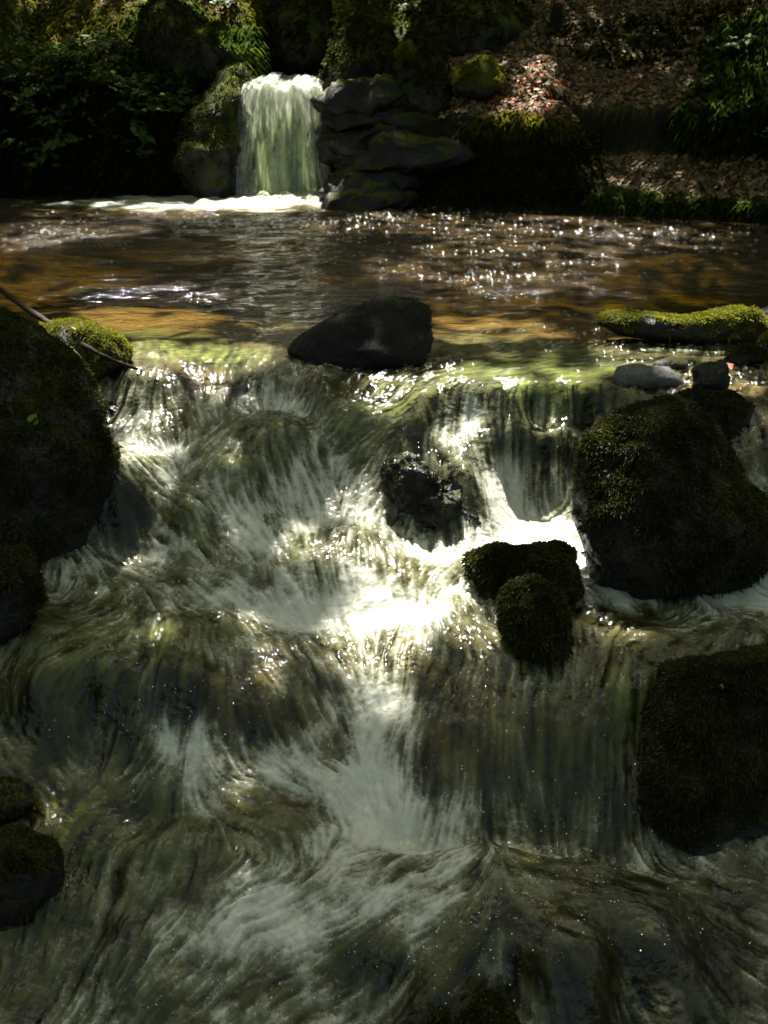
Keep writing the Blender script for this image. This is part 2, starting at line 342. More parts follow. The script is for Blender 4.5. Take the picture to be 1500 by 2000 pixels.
foG = np.where(foG < .7, foG ** 1.15 * .7 ** -.15, foG)
foG = np.maximum(foG, .07 * (1 - ss(4.25, 4.5, Y2)))

slope = np.hypot(*np.gradient(blur(cz, 1), cs)); slopeG = bil(slope, X2, Y2, s=cs)
live = ss(0, .15, slopeG) * (1 - ss(4.6, 4.95, Y2))
st = .7 * S1 + .5 * S2 + .7 * S3
foamG = np.clip(foG * 1.05 - .05 + .26 * st * np.sqrt(np.clip(foG, .0, 1)) * np.clip(1.3 - foG, .5, 1), 0, 1)
foamG = ss(-.05, 1.1, foamG) - ss(-.05, 1.1, 0.)
rip = n2(X2, Y2, 9, 2, 3) ; rip2 = n2(X2, Y2, 22, 3, 9, .6)
dispG = (.0010 * S1 + .0014 * S2) * (.3 + .7 * live) + (.006 * rip + .0042 * rip2) * (.45 + .55 * live) * (1 - ss(4.6, 5.0, Y2)) + .010 * foamG * live

# tessellation: rows closer together near by
NR, NCOL = 1000, 760
rows = []
y = 1.25
th0, th1 = math.atan2(H + 1.4, 1.25), math.atan2(H, 12.6)
thr = np.linspace(th0, th1, NR)
yr = np.interp(thr, [th1, math.atan2(H, 8), math.atan2(H, 5), math.atan2(H + .2, 4.1), math.atan2(H + .5, 3.6), math.atan2(H + .65, 3.0), math.atan2(H + 1, 2.4), math.atan2(H + 1.2, 1.8), th0],
               [12.6, 8, 5, 4.1, 3.6, 3.0, 2.4, 1.8, 1.25])
half = np.interp(yr, [1.2, 2, 3, 4.5, 5.5, 7, 12.6], [1.05, 1.2, 1.55, 2.2, 3.0, 4.6, 6.2])
VX = np.linspace(-1, 1, NCOL)[None] * half[:, None]; VY = np.repeat(yr[:, None], NCOL, 1)
inc = VY < 5.25
VZ = np.where(inc, bil(Zw, VX, VY) + bil(dispG, VX, VY), 0)
foamV = np.where(inc, bil(foamG, VX, VY), 0)
# pool: swell, and the foam that spreads from the foot of the fall
pool = ss(4.6, 5.3, VY)
VZ += pool * (.006 * n2(VX, VY, 2.2, 3, 21) + .003 * n2(VX, VY, 7, 2, 22))
FX, FY = -1.05, 11.05
dd = np.sqrt(((VX - FX) / np.where(VX < FX, 2.6, 1.5)) ** 2 + ((VY - 10.7) / np.where(VX < FX, 1.0, .85)) ** 2)
pf = np.clip(1.15 - dd + .85 * n2(VX * .5, VY, 6, 4, 31), 0, 1) * ss(9.5, 10.1, VY)
pf = np.maximum(pf, ss(.6, .2, np.hypot(VX - FX, (VY - FY) * 1.0)))
foamV = np.maximum(foamV, ss(.15, .8, pf))
VZ += np.where(VY > 9, pf * (.02 + .05 * n2(VX, VY, 6, 2, 33)) + ss(.9, .2, np.hypot(VX - FX, VY - FY)) * (.05 + .10 * n2(VX, VY, 8, 2, 34)), 0)
flat = np.stack([VX.ravel(), VY.ravel()], -1)
calm = np.where(inc, .25, .25 + .6 * ss(5.3, 7.0, VY)) * pool + .20 * (1 - pool)
calm = calm * (1 + .25 * ss(7.5, 10.5, VY))
def bed_depth(x, y):
    dpool = .10 + .30 * ss(5.2, 7.2, y) + .04 * n2(x, y, 1.7, 3, 41)
    sh = .35 * np.exp(-((x + 1.7) ** 2 / 1.2 + (y - 6.0) ** 2 / .5)) + .35 * np.exp(-((x - .75) ** 2 / .6 + (y - 5.7) ** 2 / .3)) + .3 * np.exp(-((x + 3.5) ** 2 / 1.5 + (y - 8.8) ** 2 / .6)) + .3 * np.exp(-((x - 2.6) ** 2 / 1.5 + (y - 8.6) ** 2 / .5))
    dpool = np.clip(dpool * (1 - 1.7 * sh), .06, 1)
    dc = (.018 + .008 * n2(x, y, 6, 2, 43)) * np.sqrt(1 + bil(slope, x, y, s=cs) ** 2 * 1.5) + .012 * ss(.4, 1.2, bil(slope, x, y, s=cs))
    t = ss(4.7, 5.6, y)
    return dc * (1 - t) + dpool * t
depthV = bed_depth(VX, VY)

def water_mat():
    m, t, out = mat('stream_water'); N = NT(t); co = N.coord()
    foam = N.attr('foam'); calm = N.attr('calm'); dep = N.attr('depth')
    fine = N.math('ADD', N.noise(95, 4, .7, co), N.math('MULTIPLY', N.noise(26, 4, .65, co), .8))          # bubbles break the foam up
    amp = N.math('MULTIPLY', N.math('MULTIPLY', foam, N.math('SUBTRACT', 1.12, foam)), 2.6)
    foam = N.n('ShaderNodeClamp', {0: N.math('ADD', foam, N.math('MULTIPLY', N.math('SUBTRACT', fine, .9), amp))}).outputs[0]
    mp = N.n('ShaderNodeMapping', {'Vector': co, 'Scale': (1, 1.5, 1)}).outputs[0]
    h1 = N.noise(7.5, 2, .5, mp, .6); h2 = N.noise(27, 2, .5, mp, .4)
    hh = N.math('ADD', h1, N.math('MULTIPLY', h2, .22))
    cats = N.n('ShaderNodeMapRange', {0: N.noise(4.5, 3, .6, mp), 1: .48, 2: .62, 3: .05, 4: .55}).outputs[0]   # cat's paws: steeper ripples in patches
    hh = N.math('ADD', hh, N.math('MULTIPLY', N.noise(42, 1, .5, mp), cats))
    hh = N.math('ADD', hh, N.math('MULTIPLY', N.noise(70, 2, .55, co, .5), .10))
    nor = N.n('ShaderNodeBump', {'Height': hh, 'Strength': calm, 'Distance': .10}).outputs[0]
    # tea-brown water: what the depth lets through
    tr = [N.math('POWER', 2.718, N.math('MULTIPLY', dep, -k)) for k in (3.2, 3.5, 8.5)]
    tcol = N.n('ShaderNodeCombineColor', {0: tr[0], 1: tr[1], 2: tr[2]}).outputs[0]
    trans = N.n('ShaderNodeBsdfTransparent', {0: tcol})
    gl = N.n('ShaderNodeBsdfGlossy', {0: (1, 1, 1, 1), 'Roughness': N.math('ADD', .07, N.math('MULTIPLY', foam, .12)), 'Normal': nor})
    fr = N.n('ShaderNodeFresnel', {0: 1.33, 1: nor}).outputs[0]
    fcol = N.mix(N.n('ShaderNodeMapRange', {0: foam, 1: .05, 2: .75}).outputs[0], (.46, .48, .24), (.82, .83, .69))
    fd = N.n('ShaderNodeBsdfDiffuse', {0: fcol, 2: nor}); ft = N.n('ShaderNodeBsdfTranslucent', {0: fcol})
    fm = N.n('ShaderNodeMixShader', {0: .4, 1: fd.outputs[0], 2: ft.outputs[0]})
    silt = N.n('ShaderNodeBsdfDiffuse', {0: (.075, .05, .012, 1)})
    sf_ = N.math('SUBTRACT', 1., N.math('POWER', 2.718, N.math('MULTIPLY', N.math('SUBTRACT', dep, .05), -.8)))
    trans = N.n('ShaderNodeMixShader', {0: N.n('ShaderNodeClamp', {0: sf_}).outputs[0], 1: trans.outputs[0], 2: silt.outputs[0]})
    body = N.n('ShaderNodeMixShader', {0: N.math('MULTIPLY', foam, .93), 1: trans.outputs[0], 2: fm.outputs[0]})
    allm = N.n('ShaderNodeMixShader', {0: fr, 1: body.outputs[0], 2: gl.outputs[0]})
    t.links.new(allm.outputs[0], out.inputs[0]); return m
M['water'] = water_mat()
wv = np.stack([VX.ravel(), VY.ravel(), VZ.ravel()], -1)
obj('stream_water', mesh('stream_water', wv, grid_faces(NR, NCOL), M['water'], True,
    {'foam': foamV.ravel(), 'calm': calm.ravel(), 'depth': depthV.ravel()}), kind='structure')

# stream bed under it
def bed_mat():
    m, t, out = mat('stream_bed'); N = NT(t); co = N.coord()
    g = N.mix(N.noise(14, 6, .65, co), (.035, .048, .006), (.13, .17, .02))
    br = N.mix(N.noise(12, 6, .65, co), (.045, .03, .011), (.15, .095, .035))
    sand = N.ramp(N.noise(7, 8, .7, co), [(.3, (.05, .028, .009)), (.5, (.145, .08, .024)), (.75, (.24, .155, .06))])
    dk = N.mix(N.noise(20, 6, .6, co), (.008, .008, .006), (.035, .034, .026))
    c = N.mix(N.attr('green'), dk, g); c = N.mix(N.attr('brown'), c, br)
    stv = N.n('ShaderNodeMapRange', {0: N.attr('strand'), 1: -1.6, 2: 1.6, 3: .2, 4: 1.75}).outputs[0]
    hsv = N.n('ShaderNodeHueSaturation', {'Value': stv, 'Color': c}).outputs[0]
    c = N.mix(N.attr('sand'), hsv, sand)
    p = N.pr(col=c, rough=.8, spec=.2, nor=N.bump(N.noise(30, 6, .65, co), .6, .02))
    t.links.new(p.outputs[0], out.inputs[0]); return m
BC = np.array([(1050,890,.25,.15),(1100,880,.2,.1),(1010,890,.2,.2),(620,690,.2,.5),(700,700,.2,.4),(820,700,.15,.3),(560,660,.2,.7),(250,700,.4,.4),(1300,690,.3,.5),(880,680,.3,.5),(430,690,.95,.1),(350,670,.8,.2),(1050,760,1,0),(1000,710,.9,0),(1150,700,.7,.1),(900,720,.6,.1),(500,860,.7,.1),(700,820,.7,.1),(350,980,.6,.1),(500,1050,.6,.1),(860,1000,.05,0),(850,900,.2,.1),(250,1010,.0,0),(300,1400,.02,.0),(120,1390,0,0),(480,1420,.2,.4),(300,1250,.65,.1),(150,1290,.7,.1),(450,1230,.5,.3),(620,1380,.2,.9),(560,1340,.3,.7),(850,1480,.2,.9),(900,1400,.3,.7),(1050,1450,.45,.35),(1250,1350,.75,.1),(1150,1500,.25,.2),(1200,1600,.05,.1),(1000,1580,.35,.3),(700,1100,.2,.5),(760,1240,.2,.4),(1200,1260,.35,.35),(1350,1260,.3,.4),(300,1550,.4,.2),(150,1590,.7,.4),(450,1600,.5,.2),(300,1680,.4,.1),(150,1780,.3,.1),(400,1720,.2,.1),(200,1900,.2,0),(950,1800,.4,.2),(1150,1850,.15,.1),(1000,1950,.15,.1),(1350,1850,.05,.05),(700,1900,.3,.15),(360,740,.1,1),(1400,760,.2,.8),(540,755,0,.1),(930,810,0,0),(250,770,0,0)], float)
bxy = hit(BC[:, 0], BC[:, 1])[:, :2]
bc = np.concatenate([shep(bxy, q, BC[:, 2:], 3.0, .04) for q in np.array_split(Q, 20)]).reshape(*cX.shape, 2)
sl_ = (slice(None, None, 2), slice(None, None, 2))
bx, by = VX[sl_], VY[sl_]; binc = by < 5.25
bz = np.where(binc, bil(Zw, bx, by), 0) - bed_depth(bx, by) + np.where(by > 4.8, .03 * n2(bx, by, 5, 3, 51), .006 * n2(bx, by, 14, 3, 52))
strand = np.where(binc, bil(.5 * S1 + .8 * S2, bx, by), 0)
obj('stream_bed', mesh('stream_bed', np.stack([bx.ravel(), by.ravel(), bz.ravel()], -1), grid_faces(*bx.shape), bed_mat(), True,
    {'green': np.clip(bil(bc[..., 0], bx, by, s=cs), 0, 1).ravel(), 'brown': np.clip(bil(bc[..., 1], bx, by, s=cs), 0, 1).ravel(), 'strand': strand.ravel(), 'sand': ss(5.0, 5.5, by + .7 * n2(bx, by, 1.6, 4, 5)).ravel()}), kind='structure')

# ------------------------------------------------------------------ ground: basin, banks, slopes
EX = [-9, -7.5, -6, -4.1, -2, -1.55, -1.45, -.65, -.55, .05, .9, 1.7, 2.5, 3.34, 4.4, 5.2, 6]
EY = [2, 7, 10.4, 11.2, 11.2, 11.2, 11.42, 11.42, 11.05, 10.6, 10.25, 9.95, 9.55, 9.1, 7.8, 5.5, 2]
def ground_z(x, y):
    ye = np.interp(x, EX, EY) + .14 * n2(x, y, 1.9, 5, 61, .6)
    d = y - ye
    left = ss(-1.2, -1.7, x); right = ss(1.55, 1.95, x + .25 * n2(x, y, 2.5, 2, 64)); notch = ss(.55, .3, np.abs(x + 1.05))
    nz = n2(x, y, 1.1, 4, 62); nf = n2(x, y, 4.5, 3, 63)
    hl = 1.15 + .25 * nz; 
    zl = hl * ss(0, .45, d) + np.clip(d - .45, 0, 60) * (.52 + .1 * nz) * ss(.3, 2, d)
    zn = 1.0 * ss(0, .15, d) + np.clip(d - .2, 0, 60) * .07 + np.clip(d - 3.2, 0, 60) * .55
    zm = .78 * ss(0, .14, d) + np.clip(d - .14, 0, 60) * (.58 + .1 * nz)
    zr = .16 * ss(0, .08, d) + .34 * ss(.05, .85, d) + .42 * ss(.75, .92, d) + np.clip(d - .92, 0, 60) * (.52 + .1 * nz)
    z = zl * left + (1 - left) * (zm * (1 - right) + zr * right)
    z = z * (1 - notch) + zn * notch
    z = z + np.where(d > 0, nf * .09, 0)
    z = np.where(d < 0, -.75 * ss(0, -.5, d), z)
    z = np.minimum(z, 9 + (z - 9) * .25)
    # near banks either side of the cascade
    wz = np.where(y < 1.0, -1.5 - .12 * (1.0 - y), np.where(y > 5.2, 0, water_z(x, np.clip(y, 1.0, 5.2))))
    e = np.maximum(-1.55 - np.interp(y, [1, 3, 5], [0, .1, .35]) - x, x - 1.75 - np.interp(y, [1, 3, 5], [0, .1, .3]))
    zb = wz - .22 + .9 * ss(-.1, .7, e) + np.clip(e - .3, 0, 60) * .5 + nf * .06
    t = ss(5.6, 4.8, y - .35 * np.clip(np.abs(x) - 1.5, 0, 3))
    zb = np.where(e < -.1, wz - .25, zb)
    return z * (1 - t) + zb * t
gcx0, gcy0, gcs = -8., 3., .04
_gX, _gY = np.meshgrid(np.arange(gcx0, 8, gcs), np.arange(gcy0, 26, gcs)); _gZ = ground_z(_gX, _gY)
def gfast(x, y): return bil(_gZ, x, y, gcx0, gcy0, gcs)
def spaced(a, b, fine0, fine1, f, c):
    lo = list(np.arange(fine0, a, -c))[::-1] if a < fine0 else []
    xs = list(np.arange(fine0, fine1, f))
    k, p, st_ = [], fine1, f
    while p < b: k.append(p); st_ *= 1.18; p += st_
    k.append(b)
    q, p, st_ = [], fine0, f
    while p > a: st_ *= 1.18; p -= st_; q.append(p)
    return np.array(q[::-1] + xs + k)
tx = spaced(-70, 70, -7, 6, .05, 1); ty = spaced(-60, 90, 8.8, 15.5, .05, 1)
tX, tY = np.meshgrid(tx, ty)
tZ = ground_z(tX, tY)
td = tY - np.interp(tX, EX, EY)
lit = ss(.7, 1.1, tX + .2 * n2(tX, tY, 2, 2, 71)) * ss(.0, .3, td) * ss(-.35, .25, n2(tX, tY, 1.3, 3, 72) + .35)
lit = np.maximum(lit, ss(-2.2, -3, tX) * ss(1.0, 1.6, td) * ss(-.3, .2, n2(tX, tY, 1.3, 3, 72) + .1))
mos = ss(-.1, .35, n2(tX, tY, 1.6, 4, 73)) * ss(.1, .3, td)
gsl = np.hypot(np.gradient(tZ, ty, axis=0), np.gradient(tZ, tx, axis=1)); lit = lit * ss(1.1, .7, gsl); mos = np.maximum(mos, .7 * ss(.3, .6, td)) * np.maximum(ss(2.2, 1.2, gsl), ss(.5, .8, td) * ss(1., .5, tX))
obj('ground', mesh('ground', np.stack([tX.ravel(), tY.ravel(), tZ.ravel()], -1), grid_faces(*tX.shape), M['ground'], True,
    {'mossy': mos.ravel(), 'litter': lit.ravel(), 'sand': np.zeros(tX.size)}), kind='structure')

# ------------------------------------------------------------------ waterfall
def fall_mat():
    m, t, out = mat('falling_water'); N = NT(t)
    uv = N.attr('uvw', 'Vector')
    s1 = N.noise(1, 5, .6, N.n('ShaderNodeMapping', {'Vector': uv, 'Scale': (24, 4.5, 1)}).outputs[0], .5)
    s2 = N.noise(1, 3, .55, N.n('ShaderNodeMapping', {'Vector': uv, 'Scale': (7, 4.2, 1)}).outputs[0], .8)
    f = N.math('ADD', N.math('MULTIPLY', s1, .9), N.math('MULTIPLY', s2, 1.2))
    f = N.math('ADD', f, N.attr('cover'))
    f = N.n('ShaderNodeMapRange', {0: f, 1: .85, 2: 1.45, 3: 0, 4: 1}, interpolation_type='SMOOTHSTEP').outputs[0]
    col = N.mix(N.attr('white'), (.56, .62, .38), (.88, .88, .80))
    d = N.n('ShaderNodeBsdfDiffuse', {0: col}); tl = N.n('ShaderNodeBsdfTranslucent', {0: col})
    bn = N.bump(N.math('ADD', s1, s2), .6, .03)
    g = N.n('ShaderNodeBsdfGlossy', {0: (1, 1, 1, 1), 'Roughness': .22, 'Normal': bn})
    t.links.new(bn, d.inputs['Normal'])
    dm = N.n('ShaderNodeMixShader', {0: .55, 1: d.outputs[0], 2: tl.outputs[0]})
    wm = N.n('ShaderNodeMixShader', {0: .08, 1: dm.outputs[0], 2: g.outputs[0]})
    tp = N.n('ShaderNodeBsdfTransparent', {0: (.93, .95, .88, 1)})
    tg = N.n('ShaderNodeMixShader', {0: .06, 1: tp.outputs[0], 2: g.outputs[0]})
    mx = N.n('ShaderNodeMixShader', {0: f, 1: tg.outputs[0], 2: wm.outputs[0]})
    t.links.new(mx.outputs[0], out.inputs[0]); return m
M['fall'] = fall_mat()
fv, ff, fu, fc, fw = [], [], [], [], []
for layer in range(3):
    nu, nv = 90, 110
    a = np.linspace(0, 1, nu)[None].repeat(nv, 0); b = np.linspace(0, 1, nv)[:, None].repeat(nu, 1)
    # b<.22 the run above the lip, then a parabola
    run = np.clip(b / .22, 0, 1); fall = np.clip((b - .22) / .78, 0, 1)
    lipy = 11.40 - .06 * layer + .03 * np.sin(a * 9); lipz = 1.13 + .05 * vnoise(np.stack([a * 6, a * 0 + layer, a * 0], -1), 5) + .02 * vnoise(np.stack([a * 19, a * 0 + layer, a * 0], -1), 6) - .03 * a
    yy = np.where(b < .22, lipy + .75 * (1 - run), lipy - .34 * fall ** .62 - .03 * layer)
    zz = np.where(b < .22, lipz + .05 * (1 - run) - .03 * run ** 3, lipz - .03 - (lipz + .05) * fall ** 1.25)
    wdt = .82 + .26 * fall ** .8 - .05 * layer; cxx = -1.06 - .02 * fall
    xx = cxx + (a - .5) * wdt * (1 + .0 * b)
    nzs = fbm(np.stack([a * 7, b * 1.5, np.zeros_like(a) + layer * 5], -1), 3, 80 + layer) ; nz2 = fbm(np.stack([a * 26, b * 4, np.zeros_like(a) + layer * 5], -1), 2, 90 + layer)
    yy = yy - (.09 * nzs + .04 * nz2) * np.clip(b * 3, .15, 1)
    xx = xx + .02 * nz2 * fall
    o_ = sum(len(v) for v in fv)
    fv.append(np.stack([xx, yy, zz], -1).reshape(-1, 3)); ff.append(grid_faces(nv, nu) + o_)
    fu.append(np.stack([a + layer * 3.3, b * 1.4 + layer * 2.1, np.zeros_like(a)], -1).reshape(-1, 3))
    edge = np.minimum(a, 1 - a) * 2 + .14 * fbm(np.stack([b * 9, a * 2, a * 0 + layer], -1), 3, 95 + layer)
    cov = .15 - .25 * layer * .5 - .75 * ss(.26, .0, edge) * (.35 + .65 * fall) + .3 * nzs + .25 * ss(.2, .3, b) * ss(.55, .3, b) + .18 * ss(.9, 1, b) - .25 * ss(.18, .0, b)
    fc.append(cov.ravel()); fw.append((ss(.7, .25, b) * 1.0 + .15 * nzs + .3 * ss(.9, 1, b)).clip(0, 1).ravel())  # upper fall whitened: its sunlight painted into the colour
obj('waterfall', mesh('waterfall', np.vstack(fv), np.vstack(ff), M['fall'], True, {'uvw': np.vstack(fu), 'cover': np.concatenate(fc), 'white': np.concatenate(fw)}),
    label='pale green waterfall pouring over the dark rock lip into the pool', cat='waterfall')

# ------------------------------------------------------------------ boulders
def ico(sub):
    import bmesh
    bm = bmesh.new(); bmesh.ops.create_icosphere(bm, subdivisions=sub, radius=1)
    V = np.array([v.co[:] for v in bm.verts]); F = np.array([[v.index for v in f.verts] for f in bm.faces]); bm.free()
    return V, F
ICO = {k: ico(k) for k in (3, 4, 5, 6)}
def normals(V, F):
    fn = np.cross(V[F[:, 1]] - V[F[:, 0]], V[F[:, 2]] - V[F[:, 0]])
    vn = np.zeros_like(V)
    for k in range(3): np.add.at(vn, F[:, k], fn)
    return vn / (np.linalg.norm(vn, axis=1, keepdims=True) + 1e-12)
def sample(V, F, n, r, ok=None):
    fn = np.cross(V[F[:, 1]] - V[F[:, 0]], V[F[:, 2]] - V[F[:, 0]]); ar = np.linalg.norm(fn, axis=1)
    if ok is not None: ar = ar * ok(V[F].mean(1), fn / (ar[:, None] + 1e-12))
    if ar.sum() <= 0: return np.zeros((0, 3)), np.zeros((0, 3))
    i = r.choice(len(F), n, p=ar / ar.sum()); s = np.sqrt(r.random(n)); t_ = r.random(n)
    T = V[F[i]]
    return T[:, 0] * (1 - s)[:, None] + T[:, 1] * (s * (1 - t_))[:, None] + T[:, 2] * (s * t_)[:, None], fn[i] / (np.linalg.norm(fn[i], axis=1, keepdims=True) + 1e-12)
def blades(P, Nn, length, width, r, droop=.5, seg=1):
    """small tapering blades standing on the points P"""
    n = len(P); L = length * (.5 + r.random(n)); d = Nn + r.standard_normal((n, 3)) * .55; d[:, 2] -= droop * .5
    d /= np.linalg.norm(d, axis=1, keepdims=True)
    s = np.cross(d, r.standard_normal((n, 3))); s /= np.linalg.norm(s, axis=1, keepdims=True) + 1e-9
    a = P - s * width * .5 - Nn * .002; b = P + s * width * .5 - Nn * .002
    mid = P + d * (L * .6)[:, None]; tip = P + d * L[:, None]; tip[:, 2] -= L * droop * .6
    V = np.stack([P - Nn * .002, mid + s * width * .6, tip, mid - s * width * .6], 1).reshape(-1, 3)
    i = np.arange(n)[:, None] * 4
    F = np.concatenate([i + [[0, 1, 2]], i + [[0, 2, 3]]])
    return V, F
def boulder(name, label, poly, base, D, seed, mat_='rock', rough=.10, sub=5, moss=0, mosslen=.014, mossmat='moss', p=2.5, push=.4, thr=.0, group=None, parent=None, w=None, cat='boulder', tilt=0, squash=1., mthr=-.15, facets=7):
    """stone whose outline is traced in photo pixels; depth range from where it stands in the stream"""
    r = np.random.default_rng(seed)
    if w is None:
        b0 = hit(base[0], base[1])[0]; w = float((b0 - CAM) @ FWD)
    wc = w + push * D
    pl = np.array(poly, float)
    e = np.vstack([pl, pl[:1]]); den = np.concatenate([np.linspace(e[i], e[i + 1], 12, endpoint=False) for i in range(len(pl))])
    q = np.stack([(den[:, 0] - 750), (1000 - den[:, 1])], -1) / FPX * wc
    x_, y_ = q[:, 0], q[:, 1]; cr = x_ * np.roll(y_, -1) - np.roll(x_, -1) * y_; ar = cr.sum() / 2
    c = np.array([((x_ + np.roll(x_, -1)) * cr).sum(), ((y_ + np.roll(y_, -1)) * cr).sum()]) / (6 * ar)
    th = np.arctan2(q[:, 1] - c[1], q[:, 0] - c[0]); rad = np.hypot(q[:, 0] - c[0], q[:, 1] - c[1]); o_ = np.argsort(th)
    th, rad = th[o_], rad[o_]
    th = np.concatenate([th - 2 * math.pi, th, th + 2 * math.pi]); rad = np.concatenate([rad] * 3)
    S, F = ICO[sub]
    sp_ = S / ((np.abs(S) ** p).sum(1, keepdims=True) ** (1 / p)); inpl = np.hypot(S[:, 0], S[:, 1])
    t_ = np.arctan2(S[:, 1], S[:, 0])
    Rr = np.interp(t_, th, rad)
    rn = np.clip(np.hypot(sp_[:, 0], sp_[:, 1]), 0, 1.0)
    nn = -S[:, 2]; rn = (1 - np.abs(nn) ** p) ** (1 / p)
    n_ax = CAM * 0 + (RIGHT * c[0] + UP * c[1] + FWD * wc); n_ax /= np.linalg.norm(n_ax)
    cen = CAM + RIGHT * c[0] + UP * c[1] + FWD * wc
    V = cen + RIGHT * (np.cos(t_) * Rr * rn)[:, None] + UP * (np.sin(t_) * Rr * rn)[:, None] + n_ax * (nn * D)[:, None]
    size = np.sqrt(abs(ar))
    V = cen + (V - cen) * 1.04
    for _ in range(facets):                       # broken faces
        n_ = r.standard_normal(3); n_ /= np.linalg.norm(n_); dt = (V - cen) @ n_; off = np.quantile(dt, .86 + .11 * r.random())
        V = V - n_ * (np.maximum(dt - off, 0) * .5)[:, None]
    k = 1.6 / size
    N0 = normals(V, F)
    disp = fbm(V * k * 1.3 + seed, 6, seed, .58) * rough * size * 1.3 - np.abs(fbm(V * k * 2.6 + seed, 4, seed + 5, .6)) * rough * size * 1.0 + rough * size * .2
    V = V + N0 * disp[:, None]
    me = mesh(name, V - cen, F, M[mat_])
    o = obj(name, me, parent, label, cat if parent is None else None, group)
    o.location = cen
    if moss:
        def ok(cc, fn):
            wzz = water_z(np.clip(cc[:, 0], -2.5, 2.5), cc[:, 1])
            msk = ss(mthr - .1, mthr + .2, fn[:, 2] + 1.5 * fbm(cc * 6, 4, seed + 9, .6)) * ss(.01, .06, cc[:, 2] - wzz + .03 * fbm(cc * 20, 2, seed))
            return msk * ((fn @ n_ax) < .35)
        P, Nn = sample(V, F, moss, r, ok)
        if len(P):
            bv, bf = blades(P - cen, Nn, mosslen * np.clip(1 + 1.3 * fbm(P * 14, 2, seed + 4), .35, 2.2), mosslen * .32, r)
            tint = np.clip(.35 + .5 * fbm(P * 9, 3, seed + 3) + .25 * r.standard_normal(len(P)), 0, 1).repeat(4)
            obj('moss', mesh('moss', bv, bf, M[mossmat], False, {'tint': tint}), o, kind='stuff')
    return o

boulder('boulder', 'black wet boulder rising from the pool lip', [(540,690),(560,672),(610,645),(665,612),(710,592),(765,581),(815,592),(838,612),(842,650),(848,665),(846,720),(700,735),(575,720)], (700,712), .22, 11, 'black', .06, 5, 2500, .010, push=.6, mthr=.75)
lg = boulder('boulder', 'long low boulder topped with glowing yellow green moss', [(1168,628),(1190,615),(1225,607),(1260,615),(1300,622),(1350,620),(1400,609),(1445,602),(1475,606),(1492,628),(1490,655),(1462,672),(1400,675),(1300,670),(1220,655)], (1300,668), .16, 12, 'rock', .05, 5, 16000, .016, 'mossbright', push=.5, mthr=.1, facets=0)
boulder('boulder', 'grey stone beside the end of the yellow mossed boulder', [(1482,606),(1497,598),(1530,600),(1540,640),(1500,640)], (1500,640), .08, 13, 'grey', .06, 4)
boulder('boulder', 'mossy round stone below the end of the yellow mossed boulder', [(1484,664),(1500,648),(1540,650),(1545,700),(1500,698)], (1500,695), .08, 14, 'rock', .06, 4, 2500, .014, 'mossbright')
boulder('boulder', 'small dark mossy cobble in the shallows', [(1422,690),(1440,676),(1470,674),(1494,686),(1496,706),(1460,714),(1425,708)], (1460,710), .07, 15, 'rock', .07, 4, 3000, .012)
boulder('boulder', 'knobbly black stone standing on the flat grey stone', [(1346,722),(1360,712),(1385,712),(1408,706),(1420,720),(1421,760),(1390,766),(1350,760),(1356,738)], (1385,764), .06, 16, 'rock', .12, 4, 600, .008)
boulder('boulder', 'flat pale grey wet stone in the shallows', [(1188,738),(1205,716),(1250,711),(1310,718),(1352,728),(1350,756),(1300,764),(1230,762),(1190,756)], (1280,752), .09, 17, 'grey', .05, 4, push=.2)
boulder('boulder', 'thin dark slab lying behind the flat grey stone', [(1275,708),(1300,699),(1345,701),(1362,712),(1340,722),(1290,722)], (1320,718), .07, 18, 'rock', .06, 4)
boulder('boulder', 'low dark mossy boulder behind the great right boulder', [(1308,800),(1330,778),(1370,766),(1430,770),(1470,790),(1482,830),(1440,860),(1360,862)], (1400,852), .14, 19, 'rock', .08, 5, 7000, .013)
boulder('boulder', 'great dome shaped black mossy boulder splitting the cascade', [(1133,1000),(1135,940),(1148,885),(1175,845),(1215,815),(1260,797),(1300,793),(1345,812),(1390,855),(1430,915),(1465,985),(1510,1050),(1570,1130),(1560,1190),(1400,1180),(1280,1165),(1180,1140),(1150,1080)], (1300,1150), .33, 20, 'rock', .07, 6, 42000, .015, push=.55, mthr=-.1)
boulder('boulder', 'shaggy olive mossed rock in mid cascade with a saddle top', [(920,1100),(935,1078),(970,1072),(1010,1082),(1045,1072),(1085,1066),(1108,1085),(1120,1125),(1132,1160),(1090,1185),(1010,1180),(950,1165),(925,1140)], (1040,1170), .13, 21, 'rock', .11, 5, 20000, .018, push=.4, mthr=-.35, thr=0)
boulder('boulder', 'shaggy olive mossed rock leaning below the saddle topped rock', [(985,1165),(1010,1145),(1045,1140),(1080,1158),(1098,1195),(1102,1250),(1085,1285),(1050,1298),(1015,1275),(990,1230)], (1050,1290), .11, 22, 'rock', .11, 5, 16000, .018, push=.3, mthr=-.4)
boulder('boulder', 'huge dark mossy boulder beside the lower right sheet of water', [(1300,1310),(1380,1290),(1460,1280),(1560,1270),(1680,1400),(1700,1700),(1560,1790),(1420,1770),(1300,1730),(1245,1660),(1215,1580),(1250,1470),(1265,1400)], (1300,1690), .36, 23, 'rock', .06, 6, 52000, .014, push=.7, mthr=-.3)
boulder('boulder', 'huge black mossy boulder on the left edge of the cascade', [(-260,640),(-100,600),(0,610),(70,650),(130,700),(175,760),(205,830),(222,890),(205,950),(180,1010),(160,1080),(120,1140),(40,1170),(-150,1150),(-280,1000)], (100,1130), .50, 24, 'rock', .06, 6, 60000, .015, push=.75, mthr=-.25)
boulder('boulder', 'sunlit yellow moss ledge under the fallen branch', [(60,640),(110,628),(150,628),(190,640),(240,665),(275,690),(280,715),(240,730),(180,740),(120,735),(70,700)], (240,722), .17, 25, 'rock', .05, 5, 14000, .012, 'mossbright', push=.4, mthr=.0)
